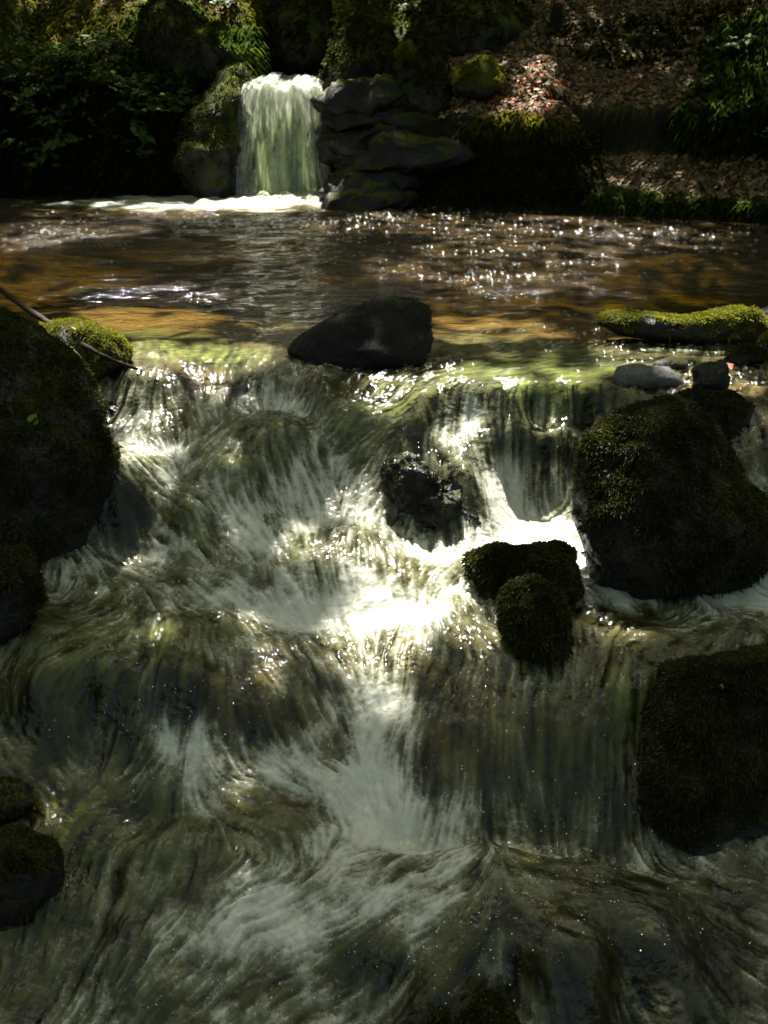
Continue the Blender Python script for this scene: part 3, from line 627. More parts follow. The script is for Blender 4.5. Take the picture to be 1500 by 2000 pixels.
boulder('boulder', 'rounded dark mossy boulder below the huge left boulder', [(-120,1090),(-40,1075),(40,1078),(78,1110),(88,1170),(70,1230),(0,1260),(-120,1250)], (40,1240), .18, 26, 'rock', .07, 5, 14000, .014, push=.5)
boulder('boulder', 'low dark mossy boulder at the left edge of the lower shelf', [(-150,1640),(-60,1618),(40,1625),(120,1650),(150,1700),(120,1760),(40,1810),(-60,1820),(-160,1780)], (80,1790), .16, 27, 'rock', .07, 5, 18000, .012, push=.5)
boulder('boulder', 'small wet dark rock above the low left boulder', [(-60,1530),(0,1522),(50,1535),(62,1570),(30,1610),(-60,1620)], (30,1605), .08, 28, 'slab', .1, 4, 1500, .008)
boulder('boulder', 'brown stone under a thin glaze of water at the pool lip', [(325,770),(338,748),(362,740),(390,750),(402,780),(395,815),(350,820)], (365,770), .07, 29, 'brownstone', .05, 4, push=1.0, facets=2)


boulder('boulder', 'slanting black wet boulder with water trickling over its face', [(752,925),(775,900),(812,902),(850,922),(890,958),(925,1000),(928,1052),(880,1060),(825,1028),(785,985)], (850,1035), .13, 30, 'wet', .24, 6, 900, .012, push=.9, p=3.4, facets=11, mthr=.3)
boulder('boulder', 'dark mossy rock breaking the surface at the foot of the cascade', [(730,2030),(790,1972),(890,1945),(990,1955),(1070,2010),(1040,2080),(800,2090)], (900,1960), .12, 31, 'rock', .1, 5, 9000, .012, push=.6)

boulder('boulder', 'smooth dark round stone glazed by the outflow beside the great boulder', [(1075,822),(1100,786),(1160,766),(1215,776),(1252,804),(1246,850),(1150,858),(1080,852)], (1160,835), .12, 32, 'wet', .07, 5, push=1.1, facets=3)
boulder('boulder', 'dark ledge stone under the small spill beside the huge left boulder', [(165,812),(205,788),(265,792),(305,812),(288,845),(190,846)], (235,815), .09, 33, 'wet', .14, 5, push=1.1)
boulder('boulder', 'small black wet stone parting the green chute at the pool lip', [(440,790),(455,758),(480,752),(492,775),(486,812),(450,816)], (465,785), .05, 34, 'wet', .12, 4, push=1.2)
boulder('boulder', 'black wet stone behind trickles just below the black lip boulder', [(800,830),(815,800),(850,788),(890,798),(900,835),(860,852),(815,850)], (850,830), .07, 35, 'wet', .12, 4, push=1.5)

# ------------------------------------------------------------------ far bank: rocks round the fall
def hitg(u, v, w0=7., w1=24.):
    """where the ray through a photo pixel meets the banks"""
    u = np.atleast_1d(np.asarray(u, float)); v = np.atleast_1d(np.asarray(v, float)); d = ray(u, v)
    w = np.linspace(w0, w1, 700); i = np.full(len(u), -1)
    for k in range(0, len(u), 1500):
        P = CAM + d[k:k + 1500, None] * w[None, :, None]
        b = P[..., 2] < gfast(P[..., 0], P[..., 1])
        i[k:k + 1500] = np.where(b.any(1), b.argmax(1), -1)
    return CAM + d * w[i][:, None], i >= 0
far = dict(mat_='rock_far', rough=.09, push=.0)
boulder('boulder', 'black boulder with a grassy mossed crown behind the waterfall lip', [(484,165),(489,100),(505,58),(540,18),(590,-12),(640,-6),(662,50),(655,110),(640,165)], None, .6, 40, w=12.6, moss=5000, mosslen=.05, mthr=.3, **far)
boulder('boulder', 'dark wet rock forming the left lip of the waterfall', [(392,200),(425,150),(468,134),(486,150),(484,190),(476,250),(464,320),(452,405),(380,415),(345,310)], None, .3, 41, 'rock_far', .12, w=10.6, push=0, moss=5000, mosslen=.03, mthr=-.1)
boulder('boulder', 'mossy boulder just right of the waterfall lip', [(634,152),(652,85),(676,48),(718,38),(762,50),(778,100),(775,160),(700,185)], None, .4, 42, w=10.75, moss=7000, mosslen=.04, mthr=.0, **far)
boulder('boulder', 'upright mossy boulder above the layered wet rocks', [(766,120),(788,88),(802,62),(845,52),(866,90),(878,165),(890,225),(840,258),(782,235)], None, .35, 43, w=10.2, moss=6000, mosslen=.035, mthr=.0, **far)
boulder('boulder', 'broad mossy boulder at the foot of the leaf strewn slope', [(790,70),(810,10),(880,-25),(960,-20),(1020,20),(1048,80),(1030,118),(940,128),(850,110)], None, .5, 44, w=10.9, moss=9000, mosslen=.035, mthr=.15, **far)
boulder('boulder', 'angular stone clad in bright green moss among dead leaves', [(878,152),(905,128),(940,112),(966,116),(984,150),(978,182),(938,198),(898,192)], None, .2, 45, w=9.95, moss=6000, mosslen=.022, mossmat='mossbright', mat_='rock_far', rough=.05, push=0, mthr=.2)
boulder('boulder', 'small knob of pale green moss between the mossy boulders', [(776,104),(782,88),(800,84),(808,98),(802,116),(782,118)], None, .06, 46, w=9.9, moss=1500, mosslen=.025, mossmat='mossbright', mat_='rock_far', rough=.08, push=0, sub=4)
boulder('boulder', 'rounded grassy mound at the top of the left bank', [(272,90),(285,20),(318,-2),(352,8),(380,38),(425,52),(440,100),(420,150),(340,160)], None, .4, 47, w=10.9, moss=4000, mosslen=.04, mthr=.0, **far)
lay = bpy.data.objects.new('layered_rock', None); C.objects.link(lay)
lay['label'] = 'dark wet layered rock dipping towards the foot of the waterfall'; lay['category'] = 'rock'
lay.location = (.0, 10.75, 0)
bpy.context.view_layer.update()
for i in range(8):
    y0 = 176 + 30 * i; xr = (845, 900, 935, 950, 925, 905, 870, 820)[i]; yr_ = y0 - 48 + (12, 0, 18, 4, 22, 6, 16, 10)[i]; lx = 614 + (0, 14, -4, 10, 22, 2, 16, 6)[i]
    sb = boulder('rock_slab', None, [(lx, y0 + 18), (lx + 16, y0 - 2), (700, y0 - 22 + 8 * (i % 2)), (xr - 60, yr_ - 2), (xr, yr_ + 6), (xr + 16, yr_ + 34), (xr - 50, yr_ + 58), (730, y0 + 44), (lx + 20, y0 + 50)], None, .40 + .07 * ((i * 5) % 3), 60 + i, 'slab', .15, 5, w=10.40 - .035 * i + .09 * ((i * 3) % 4 - 1.5) * .6, push=0, parent=lay, p=4.)
    sb.location = Vector(sb.location) - lay.location

# ------------------------------------------------------------------ leaf litter, grass and moss fringes
def leaf_cards(P, Nn, L, Wd, r, curl=.25):
    """folded pointed leaves lying on P"""
    n = len(P); L = L * (.6 + .8 * r.random(n)); a = r.standard_normal((n, 3)); d = a - (a * Nn).sum(1, keepdims=True) * Nn
    d /= np.linalg.norm(d, axis=1, keepdims=True) + 1e-9; s = np.cross(Nn, d); W_ = L * Wd * .5
    lift = Nn * (L * curl * r.random(n))[:, None]
    tip = P + d * (L * .5)[:, None] + lift * .6; tail = P - d * (L * .5)[:, None]
    l_ = P + s * W_[:, None] + lift; r2 = P - s * W_[:, None] + lift * .4
    V = np.stack([tail, r2, tip, l_], 1).reshape(-1, 3); i = np.arange(n)[:, None] * 4
    return V, np.concatenate([i + [[0, 1, 2]], i + [[0, 2, 3]]])
def ground_normal(x, y, e=.06):
    zx = (gfast(x + e, y) - gfast(x - e, y)) / (2 * e); zy = (gfast(x, y + e) - gfast(x, y - e)) / (2 * e)
    n = np.stack([-zx, -zy, np.ones_like(zx)], -1); return n / np.linalg.norm(n, axis=-1, keepdims=True)
r = np.random.default_rng(101)
def litter(name, n, x0, x1, d0, d1, label_kind, seed, red=None, dens=None):
    r = np.random.default_rng(seed)
    x = r.uniform(x0, x1, n); y = np.interp(x, EX, EY) + r.uniform(d0, d1, n)
    if dens is not None:
        k = r.random(n) < dens(x, y); x, y = x[k], y[k]
    nn = ground_normal(x, y); k = nn[:, 2] > .5; x, y, nn = x[k], y[k], nn[k]
    P = np.stack([x, y, gfast(x, y) + .008 + .012 * r.random(len(x))], -1)
    nn = nn + r.standard_normal(nn.shape) * .38; nn /= np.linalg.norm(nn, axis=1, keepdims=True)
    V, F = leaf_cards(P, nn, .058, .6, r, .5)
    t_ = np.clip(.45 + .22 * r.standard_normal(len(x)), 0, .9)
    if red is not None:
        q = np.exp(-((x - red[0]) ** 2 + (y - red[1]) ** 2) / .35); t_ = np.where(r.random(len(x)) < .22 * q, 1, t_)
    obj(name, mesh(name, V, F, M['litter'], False, {'tint': t_.repeat(4)}), kind='stuff', label=label_kind, cat='leaves')
RP, _ = hitg(1060, 170); RP = RP[0]
litter('leaf_litter', 26000, .55, 5.5, .1, 3.4, 'brown fallen leaves covering the right slope', 102, RP, lambda x, y: .35 + .65 * ss(-.4, .3, n2(x, y, 1.3, 3, 72) + .35))
litter('leaf_litter', 9000, -5.5, -1.7, .5, 2.6, 'brown fallen leaves on top of the left bank', 103, None, lambda x, y: ss(-.2, .4, n2(x, y, 1.1, 3, 75)))

def grass(label, P, Nn, L, seed, m='grass', droop=1.0, width=.006):
    r = np.random.default_rng(seed); V, F = blades(P, Nn, L, width, r, droop)
    t_ = np.clip(.45 + .28 * r.standard_normal(len(P)), 0, 1).repeat(4)
    return obj('grass', mesh('grass', V, F, M[m], False, {'tint': t_}), kind='stuff', label=label, cat='grass')
def px_patch(poly, n, seed, L, label, **kw):
    """grass on the bank inside an outline of photo pixels"""
    r = np.random.default_rng(seed); pl = np.array(poly, float); lo, hi = pl.min(0), pl.max(0)
    q = r.uniform(lo, hi, (n * 3, 2)); ins = np.zeros(len(q), bool); j = len(pl) - 1
    for i in range(len(pl)):
        xi, yi = pl[i]; xj, yj = pl[j]
        ins ^= ((yi > q[:, 1]) != (yj > q[:, 1])) & (q[:, 0] < (xj - xi) * (q[:, 1] - yi) / (yj - yi + 1e-9) + xi); j = i
    q = q[ins][:n]; P, ok = hitg(q[:, 0], q[:, 1]); P = P[ok]
    nn = ground_normal(P[:, 0], P[:, 1]); nn[:, 2] += .5; nn /= np.linalg.norm(nn, axis=1, keepdims=True)
    return grass(label, P, nn, L, seed, **kw)
px_patch([(425,140),(432,70),(490,60),(500,100),(490,145)], 2500, 111, .16, 'sunlit green grass beside the waterfall lip')
px_patch([(270,150),(262,40),(330,-10),(380,30),(440,60),(450,140),(380,180)], 4500, 112, .15, 'long green grass draped over the mound on the left bank')
px_patch([(905,240),(1000,225),(1110,238),(1120,262),(1000,262),(900,275)], 2600, 113, .09, 'mossy grass fringe along the edge of the undercut bank', m='mossbright')
px_patch([(1330,290),(1320,230),(1370,170),(1400,60),(1500,20),(1500,310),(1450,280),(1400,300)], 3200, 114, .15, 'dark drooping grass over the right hand undercut')
px_patch([(1140,398),(1180,365),(1260,372),(1350,385),(1500,395),(1500,420),(1200,415)], 3000, 115, .08, 'short mossy grass along the front of the low leafy ledge')
px_patch([(660,330),(760,300),(880,290),(930,250),(1000,270),(960,330),(860,345)], 2000, 116, .06, 'olive moss tufts hanging below the layered rock', m='moss')
px_patch([(0,120),(60,30),(230,40),(300,120),(200,160)], 2500, 117, .10, 'mossy tufts among the dead leaves on the left bank', m='mossbright')
px_patch([(1050,60),(1500,0),(1500,120),(1200,140)], 3500, 118, .10, 'thin grass scattered over the upper right slope', m='moss')
px_patch([(0,380),(0,160),(440,140),(440,385)], 9000, 119, .10, 'dark moss and ground plants clothing the steep left bank', m='moss')

px_patch([(0,-30),(1000,-30),(1000,50),(560,60),(440,70),(260,50),(0,60)], 9000, 121, .07, 'sunlit moss tufts along the tops of the banks', m='mossbright')
px_patch([(640,400),(640,330),(900,330),(1180,250),(1200,400)], 3500, 122, .07, 'dark moss hanging on the face of the undercut bank', m='moss')

# ------------------------------------------------------------------ leafy plants on the banks
def plant_meshes(seed, nst, hgt, leafL, spread):
    r = np.random.default_rng(seed); sv, sf, P, Nn, D_ = [], [], [], [], []
    lv, lf = [], []
    for s in range(nst):
        az = r.uniform(0, 6.283); out = spread * (.4 + .6 * r.random()); hh = hgt * (.6 + .5 * r.random())
        t_ = np.linspace(0, 1, 8); bx_ = np.cos(az) * out * t_ ** 1.4; by_ = np.sin(az) * out * t_ ** 1.4; bz_ = hh * np.sin(t_ * 1.9) / 1.0
        cu = np.stack([bx_, by_, bz_], -1)
        o_ = sum(len(v) for v in sv); w_ = .004 * (1 - .7 * t_)
        ring = np.array([[1, 0, 0], [-.5, .87, 0], [-.5, -.87, 0]])
        sv.append((cu[:, None] + ring[None] * w_[:, None, None]).reshape(-1, 3))
        for i in range(7):
            for k in range(3): a, b = o_ + i * 3 + k, o_ + i * 3 + (k + 1) % 3; sf.append((a, b, b + 3, a + 3))
        nl = int(7 + r.integers(5))
        for j in range(nl):
            f = .25 + .75 * (j + .5) / nl; p = np.array([np.interp(f, t_, cu[:, k]) for k in range(3)])
            la = az + (1.3 if j % 2 else -1.3) + r.normal(0, .35); d = np.array([math.cos(la), math.sin(la), r.uniform(-.35, .15)]); d /= np.linalg.norm(d)
            up = np.array([0, 0, 1.]) + r.normal(0, .3, 3); s_ = np.cross(up, d); s_ /= np.linalg.norm(s_); nn_ = np.cross(d, s_)
            L = leafL * (.6 + .7 * r.random()); W_ = L * .3
            k = len(lv) * 6
            lv.append(np.array([p, p + d * L * .35 + s_ * W_ + nn_ * L * .08, p + d * L * .75 + s_ * W_ * .7 + nn_ * L * .05, p + d * L - nn_ * L * .12, p + d * L * .75 - s_ * W_ * .7 + nn_ * L * .05, p + d * L * .35 - s_ * W_ + nn_ * L * .08]))
            lf += [(k, k + 1, k + 5), (k + 1, k + 2, k + 5), (k + 2, k + 4, k + 5), (k + 2, k + 3, k + 4)]
    tint = np.clip(.45 + .25 * r.standard_normal(len(lv)), 0, 1).repeat(6)
    return mesh('stems', np.vstack(sv), np.array(sf), M['bark']), mesh('foliage', np.vstack(lv), np.array(lf), M['leaf'], False, {'tint': tint})
PL = [plant_meshes(200 + i, *a) for i, a in enumerate([(7, .22, .085, .28), (9, .30, .075, .32), (6, .16, .10, .24), (10, .20, .06, .30)])]
def plant(p, k, rz, s, label, group, lean=None):
    e = bpy.data.objects.new('leafy_plant', None); C.objects.link(e); e.location = p; e.rotation_euler = (lean or 0, 0, rz); e.scale = (s, s, s)
    e['label'] = label; e['category'] = 'plant'
    if group: e['group'] = group
    obj('stems', PL[k][0], e); obj('foliage', PL[k][1], e)
r = np.random.default_rng(120)
spots = [(r.uniform(-20, 430), r.uniform(95, 350)) for _ in range(78)]
spots = [q for q in spots if not (q[0] > 300 and q[1] > 230)]
P, ok = hitg([q[0] for q in spots], [q[1] for q in spots])
for i, p in enumerate(P):
    if ok[i]:
        band = 'low above the dark waterline of' if p[2] < .45 else ('half way up' if p[2] < .95 else 'along the brow of')
        kind = ('spreading plant with pointed leaves', 'tall arching plant with many leaves', 'squat plant with broad leaves', 'bushy plant with small leaves')[i % 4]
        plant(p, i % 4, r.uniform(0, 6.28), r.uniform(.7, 1.25), kind + ' ' + band + ' the steep left bank', kind + ' ' + band + ' the left bank', r.uniform(.2, .7))
P, ok = hitg([95, 130, 60], [325, 318, 335])
for i, p in enumerate(P): plant(p, 1, i * 2.1, 1.2, 'bright green leafy plant low on the left bank above the water', 'bright plants low on the left bank', .5)
sp2 = [(640, 20), (700, 8), (760, 12), (820, 30), (985, 40), (870, 15), (1365, 195), (1440, 110), (1480, 300), (1260, 95), (1420, 250), (445, 20), (560, 20)]
P, ok = hitg([q[0] for q in sp2], [q[1] for q in sp2])
for i, p in enumerate(P):
    if ok[i]: plant(p, (i + 1) % 4, i * 1.7, .9, ('spreading plant', 'tall arching plant', 'squat broad leaved plant', 'bushy small leaved plant')[(i + 1) % 4] + (' among the dead leaves of the right slope' if sp2[i][0] > 950 else ' beside the mossy boulders round the waterfall'), 'leafy plants round the waterfall and slope', .3)

# ------------------------------------------------------------------ twigs and the fallen branch
def tube(P, rad, seed, wob=.004, k=7):
    r = np.random.default_rng(seed); P = np.array(P, float); t0 = np.linspace(0, 1, len(P)); t1 = np.linspace(0, 1, len(P) * 8)
    Q_ = np.stack([np.interp(t1, t0, P[:, i]) for i in range(3)], -1)
    for _ in range(4): Q_[1:-1] = (Q_[:-2] + Q_[1:-1] * 2 + Q_[2:]) / 4
    Q_ += np.stack([vnoise(np.stack([t1 * 9, t1 * 0 + i, t1 * 0], -1), seed) for i in range(3)], -1) * wob
    T = np.gradient(Q_, axis=0); T /= np.linalg.norm(T, axis=1, keepdims=True)
    a = np.cross(T, [0, .3, 1.]); a /= np.linalg.norm(a, axis=1, keepdims=True); b = np.cross(T, a)
    R_ = np.interp(t1, np.linspace(0, 1, len(rad)), rad) * (1 + .18 * vnoise(np.stack([t1 * 22, t1 * 0, t1 * 0], -1), seed + 3))
    th = np.linspace(0, 2 * math.pi, k, endpoint=False)
    V = Q_[:, None] + R_[:, None, None] * (np.cos(th)[None, :, None] * a[:, None] + np.sin(th)[None, :, None] * b[:, None])
    n = len(Q_); F = [(i * k + j, i * k + (j + 1) % k, (i + 1) * k + (j + 1) % k, (i + 1) * k + j) for i in range(n - 1) for j in range(k)]
    return V.reshape(-1, 3), np.array(F)
bp = [at_z(np.array(u), np.array(v), z) for u, v, z in ((-160, 480, .50), (0, 567, .26), (60, 610, .19), (130, 655, .13), (200, 697, .07), (275, 725, -.03))]
V, F = tube(bp, [.018, .015, .013, .012, .010, .007], 5)
br = obj('branch', mesh('branch', V, F, M['bark']), label='thin bare branch lying over the mossy ledge into the stream', cat='branch')
V, F = tube([at_z(np.array(130.), np.array(672.), .11), at_z(np.array(148.), np.array(688.), .08), at_z(np.array(166.), np.array(708.), .05)], [.005, .004, .003], 6, .002)
obj('side_twig', mesh('side_twig', V, F, M['twig']), br)
for i, (a, b, lab) in enumerate([((1105, 66), (1210, 56), 'long pale stick lying across the upper right slope'), ((1182, 98), (1206, 148), 'short pale stick standing out on the leaf strewn slope'), ((1262, 390), (1328, 352), 'pale broken stick on the low leafy ledge'), ((925, 198), (985, 166), 'pale twig leaning beside the bright mossed stone'), ((882, 282), (898, 256), 'short pale twig poking from the bank below the mossy boulder'), ((1370, 170), (1372, 118), 'thin upright twig in the dark drooping grass'), ((1420, 84), (1490, 82), 'thin stick lying flat near the top of the right slope'), ((1130, 175), (1185, 172), 'dark straight stick half buried in leaves')]):
    pp, ok = hitg([a[0], (a[0] + b[0]) / 2 + 3, b[0]], [a[1], (a[1] + b[1]) / 2 - 2, b[1]])
    pp[:, 2] += .035; pp[:, 1] -= .02
    V, F = tube(pp, [.010, .009, .006], 30 + i, .012, 6)
    obj('twig', mesh('twig', V, F, M['twig']), label=lab, cat='twig')

# ------------------------------------------------------------------ spray drops and the trees overhead
r = np.random.default_rng(140)
SPX = [(930,1560,260,190,420),(520,1480,330,160,260),(350,1420,260,40,160),(1050,1750,420,120,420),(600,1900,420,90,300),(1330,1600,120,150,110),(760,950,160,80,90),(1000,1020,110,90,80),(1250,1120,160,60,60),(450,930,200,90,70),(850,1880,250,30,80)]
sv, sf = [], []
OV, OF = ICO[3]; import bmesh as _b
_bm = _b.new(); _b.ops.create_icosphere(_bm, subdivisions=1, radius=1); OV = np.array([v.co[:] for v in _bm.verts]); OF = np.array([[v.index for v in f.verts] for f in _bm.faces]); _bm.free()
k = 0
for u, v, su, sv_, n in SPX:
    h_ = hit(u + r.uniform(-su, su, n), v + r.uniform(-sv_, sv_, n)); h_[:, 2] += r.exponential(.03, n) + .006
    for p in h_:
        if r.random() < .3: continue
        sv.append(p + OV * (.0008 + .0022 * r.random() ** 5)); sf.append(OF + k); k += len(OV)
m, t, out = mat('water_drop'); N = NT(t)
g = N.n('ShaderNodeBsdfGlossy', {0: (1, 1, 1, 1), 'Roughness': .25}); d = N.n('ShaderNodeBsdfDiffuse', {0: (.8, .82, .8, 1)})
mx = N.n('ShaderNodeMixShader', {0: .5, 1: g.outputs[0], 2: d.outputs[0]}); t.links.new(mx.outputs[0], out.inputs[0])
# little water beads added on the pool and shallows to make sun glints
wv_, wf_ = [], []; k = 0
_bm = _b.new(); _b.ops.create_icosphere(_bm, subdivisions=2, radius=1); QV = np.array([v.co[:] for v in _bm.verts]); QF = np.array([[v.index for v in f.verts] for f in _bm.faces]); _bm.free()
for u, v, su, sv2, n in [(1000,440,330,30,200),(1050,500,330,40,170),(880,540,300,30,90),(1330,460,180,35,110),(120,465,160,32,110),(420,425,330,22,170),(780,420,200,18,140),(640,470,120,50,60),(1300,690,180,45,150),(1420,745,80,30,60),(1150,660,120,20,50),(820,710,90,14,50)]:
    uu = u + su * r.normal(0, .55, n); vv = np.clip(v + sv2 * r.normal(0, .6, n), 396 if v < 600 else 630, 800); p_ = hit(uu, vv)
    for q in p_[p_[:, 1] < np.interp(p_[:, 0], EX, EY) - .05]:
        a_ = r.uniform(.006, .013) * (1 if v < 600 else .6); wv_.append(q * [1, 1, 0] + [0, 0, (q[2] if v > 600 else 0) + .006] + QV * [a_ * 1.3, a_, a_ * .75]); wf_.append(QF + k); k += len(QV)
wm_, wt, wo = mat('glint_bead_water'); N = NT(wt)
fr_ = N.n('ShaderNodeFresnel', {0: 1.33}); g_ = N.n('ShaderNodeBsdfGlossy', {0: (1, 1, 1, 1), 'Roughness': .22}); t_ = N.n('ShaderNodeBsdfTransparent', {0: (.93, .92, .86, 1)})
x_ = N.n('ShaderNodeMixShader', {0: fr_.outputs[0], 1: t_.outputs[0], 2: g_.outputs[0]}); wt.links.new(x_.outputs[0], wo.inputs[0])
obj('glint_beads', mesh('glint_beads', np.vstack(wv_), np.vstack(wf_), wm_), kind='stuff', label='tiny water beads added over the pool and shallows as sun glints', cat='glint_beads')
obj('spray', mesh('spray', np.vstack(sv), np.vstack(sf), m), kind='stuff', label='tiny bright drops of spray over the lower cascade', cat='spray')

# sunlit places in the photograph: the crowns are open along the sun's line to each
GAPS = []
def gap(p, rad, s=1.): GAPS.append((np.asarray(p, float).reshape(3), rad, s))
for u, v, rad, s in [(850,1110,.14,1),(640,1060,.12,.8),(900,900,.12,1),(820,1160,.14,1),(1210,1190,.10,.7),(960,1000,.15,1),(1000,930,.14,1),(1110,1000,.12,1),(1240,1120,.12,.6),(1000,990,.22,1),(1070,1040,.16,1),(940,930,.16,1),(870,870,.16,1),(700,1040,.16,.9),(770,1200,.22,1),(860,1180,.15,.8),(1150,1200,.14,.6),(1000,1120,.12,.6),(260,885,.10,1),(280,755,.12,.9),(410,690,.24,.95),(330,670,.14,.8),(760,722,.16,1),(880,705,.10,.9),(1080,765,.16,.95),(980,750,.14,.9),(1000,700,.2,.85),(1130,710,.16,.8),(1250,690,.16,.8),(1330,740,.12,1),(1420,740,.12,.9),(500,680,.10,1),(480,880,.10,.4),(430,1230,.14,.45),(330,1200,.10,.4),(230,1290,.12,.35)]:
    gap(hit(u, v)[0], rad, s)
for u, v, rad, s in [(330,412,.55,1),(150,410,.5,.8),(480,405,.6,1),(590,400,.55,1),(100,445,.5,.9),(200,450,.4,.85),(30,470,.45,.85),(300,585,.42,.9),(180,560,.3,.6),(940,620,.34,.9),(850,600,.25,.6),(950,450,.7,.9),(950,490,.5,.85),(1080,500,.5,.85),(1080,440,.6,.85),(830,520,.45,.8),(1250,455,.55,.85),(700,440,.55,.8),(800,430,.6,.85),(1350,465,.5,.8),(1430,470,.4,.7),(1180,480,.4,.75),(560,470,.4,.5),(990,555,.4,.8),(1080,545,.3,.7)]:
    gap(at_z(np.array(float(u)), np.array(float(v)), 0.), rad, s)
for q in [(-1.05,11.1,.2),(-1.05,11.15,.6),(-1.05,11.3,1.0),(-1.0,11.6,1.2)]: gap(q, .46, 1.)
for u, v, rad, s in [(1070,175,.22,1),(1060,130,.12,.8),(1090,60,.12,.7),(1020,215,.16,.9),(320,40,.4,1),(380,80,.3,.9),(165,60,.35,.7),(90,50,.3,.6),(250,45,.3,.7),(460,100,.35,1),(1300,120,.4,.25),(1200,180,.35,.3),(1150,90,.3,.35),(1420,60,.3,.2),(1250,330,.3,.3),(1400,340,.3,.25),(150,200,.3,.3),(250,130,.25,.3),(60,180,.25,.35),(330,160,.2,.3),(720,110,.2,.6),(670,250,.2,.5),(750,230,.2,.5),(800,50,.22,.8),(700,70,.25,.5),(930,140,.22,.7),(640,60,.14,.8),(1200,60,.2,.4),(30,110,.25,.5),(920,215,.15,.7),(1300,350,.2,.35),(850,15,.25,.7),(1180,330,.15,.4),(430,60,.25,.6),(100,330,.15,.3)]:
    p, ok = hitg(u, v)
    if ok[0]: gap(p[0], rad, s)
for u, v, bu, bv, rad, s in [(190,655,240,722,.16,1),(120,640,240,722,.14,.9),(240,690,240,722,.12,.9),(1340,620,1300,668,.2,1),(1450,612,1300,668,.15,1),(1230,612,1300,668,.13,.9),(1400,615,1300,668,.15,1),(960,1078,1040,1170,.10,.7),(1040,1150,1050,1290,.08,.6),(1170,850,1300,1150,.10,.5),(1300,797,1300,1150,.08,.5)]:
    gap(at_w(u, v, float((hit(bu, bv)[0] - CAM) @ FWD) + .08), rad, s)
TR = [(-8.5,13),(-6.5,17.5),(7.5,13.5),(8.5,18),(-10,7),(10,6),(-9,-1),(9,-2),(.5,21),(-4,25),(5,24.5),(-7,-9),(7,-10),(0,-15),(-13,22),(13,24)]
TR = np.array(TR, float)
r = np.random.default_rng(150)
def clumps(n, x0, x1, y0, y1, z0, z1):
    x = r.uniform(x0, x1, n); y = r.uniform(y0, y1, n); g_ = np.maximum(ground_z(x, y), 0)
    return np.stack([x, y, np.maximum(r.uniform(z0, z1, n), g_ + 3.2)], -1)
CL = np.vstack([clumps(2700, -7.5, 6.5, 6.5, 26, 7, 13), clumps(2400, -16, 16, -18, 32, 6.5, 14), clumps(1300, -15, 14, 15, 34, 5, 12)])
lp = (CL[:, None] + r.standard_normal((len(CL), 34, 3)) * np.array([.42, .42, .28])).reshape(-1, 3)
open_ = np.zeros(len(lp))
for p, rad, s in GAPS:
    q = lp - p; al = q @ SUN; dist = np.sqrt(np.maximum((q * q).sum(1) - al * al, 0))
    open_ = np.maximum(open_, s * ss(rad * 1.15 + .10, rad * .75 + .06, dist))
for u, v, w_, rad in [(700,640,4.75,.22),(760,600,4.75,.2),(800,640,4.75,.2),(640,670,4.7,.16)]:      # the black boulder stays in shade
    q = lp - at_w(u, v, w_); al = q @ SUN; dist = np.sqrt(np.maximum((q * q).sum(1) - al * al, 0)); open_ = np.where(dist < rad, 0, open_)
lp = lp[r.random(len(lp)) > open_]
own = ((lp[:, None, :2] - TR[None]) ** 2).sum(-1).argmin(1)
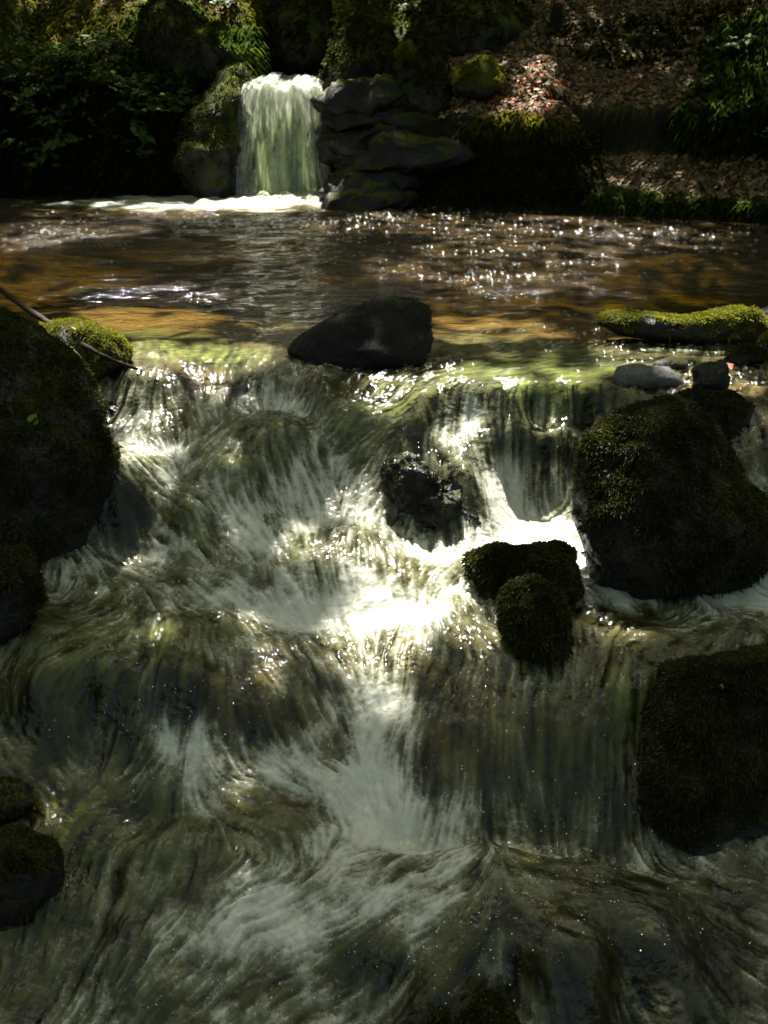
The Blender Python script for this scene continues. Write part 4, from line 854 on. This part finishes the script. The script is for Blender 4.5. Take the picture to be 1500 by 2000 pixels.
for i, (x, y) in enumerate(TR):
    e = bpy.data.objects.new('tree', None); C.objects.link(e); gz = float(ground_z(np.array([x]), np.array([y]))[0]); e.location = (x, y, gz)
    e['label'] = 'tall broadleaf tree whose crown shades the stream'; e['category'] = 'tree'; e['group'] = 'trees shading the stream'
    sel = lp[own == i]; o0 = np.array([x, y, gz])
    nn = r.standard_normal(sel.shape) * .6 + [0, 0, 1]; nn /= np.linalg.norm(nn, axis=1, keepdims=True)
    V, F = leaf_cards(sel - o0, nn, .22, .62, r, .3)
    obj('crown', mesh('crown', V, F, M['canopy'], False, {'tint': r.random(len(sel)).repeat(4)}), e)
    V, F = tube([(0, 0, -.4), (.05, .03, 3), (-.06, .05, 7), (.05, 0, 11)], [.30, .22, .15, .05], 70 + i, .05, 10)
    obj('trunk', mesh('trunk', V, F, M['bark']), e)
    for j in range(5):
        if not len(sel): break
        tg = sel[r.integers(len(sel))] - o0; z0 = 3.5 + j * 1.3
        V, F = tube([(0, 0, z0), tg * .5 + [0, 0, z0 * .5 + .3], tg], [.09, .05, .015], 300 + i * 7 + j, .05, 6)
        obj('limb', mesh('limb', V, F, M['bark']), e)

# ------------------------------------------------------------------ loose leaves lying on the stones
bpy.context.view_layer.update(); dg = bpy.context.evaluated_depsgraph_get()
def on_stone(u, v):
    d = Vector(ray(float(u), float(v))).normalized(); okk, loc, nor, *_ = sc.ray_cast(dg, Vector(CAM), d)
    return np.array(loc), np.array(nor)
def loose_leaf(u, v, L, m, tint, label, seed, n=1):
    r = np.random.default_rng(seed); p, nr = on_stone(u, v)
    nr = nr if nr @ (CAM - p) > 0 else -nr
    P = p + nr * .014 + r.standard_normal((n, 3)) * L * (.7 if n > 1 else 0); nr = nr[None] + r.standard_normal((n, 3)) * .25 + [[0, 0, .5]]; nr /= np.linalg.norm(nr, axis=1, keepdims=True)
    V, F = leaf_cards(P - p, nr, L, .6, r, .3)
    if n > 1:
        for q in P - p:
            tv, tf = tube([(0, 0, 0), q * .5 + [0, 0, .004], q], [.0012, .001, .0008], seed, .001, 4); tf = np.concatenate([tf[:, [0, 1, 2]], tf[:, [0, 2, 3]]]) + len(V); V = np.vstack([V, tv]); F = np.vstack([F, tf])
    o = obj('leaf' if n == 1 else 'leaf_sprig', mesh('leaf', V, F, M[m], False, {'tint': np.full(len(V), tint)}), label=label, cat='leaf'); o.location = p
loose_leaf(30, 797, .045, 'leaf', .6, 'single grey green leaf lying on the huge left boulder', 1)
loose_leaf(72, 822, .035, 'leaf', 1., 'little sprig of bright green leaves on the huge left boulder', 2, 6)
loose_leaf(1415, 1335, .03, 'litter', .87, 'pale dead leaf lying on the huge boulder right of the lower sheet', 3)
loose_leaf(1424, 722, .05, 'litter', 1., 'orange red leaf stuck beside the knobbly black stone', 4)
loose_leaf(155, 636, .05, 'litter', .85, 'cream curled leaf on the sunlit moss ledge', 5)
loose_leaf(142, 644, .045, 'litter', .8, 'tan leaf touching the fallen branch on the moss ledge', 6)
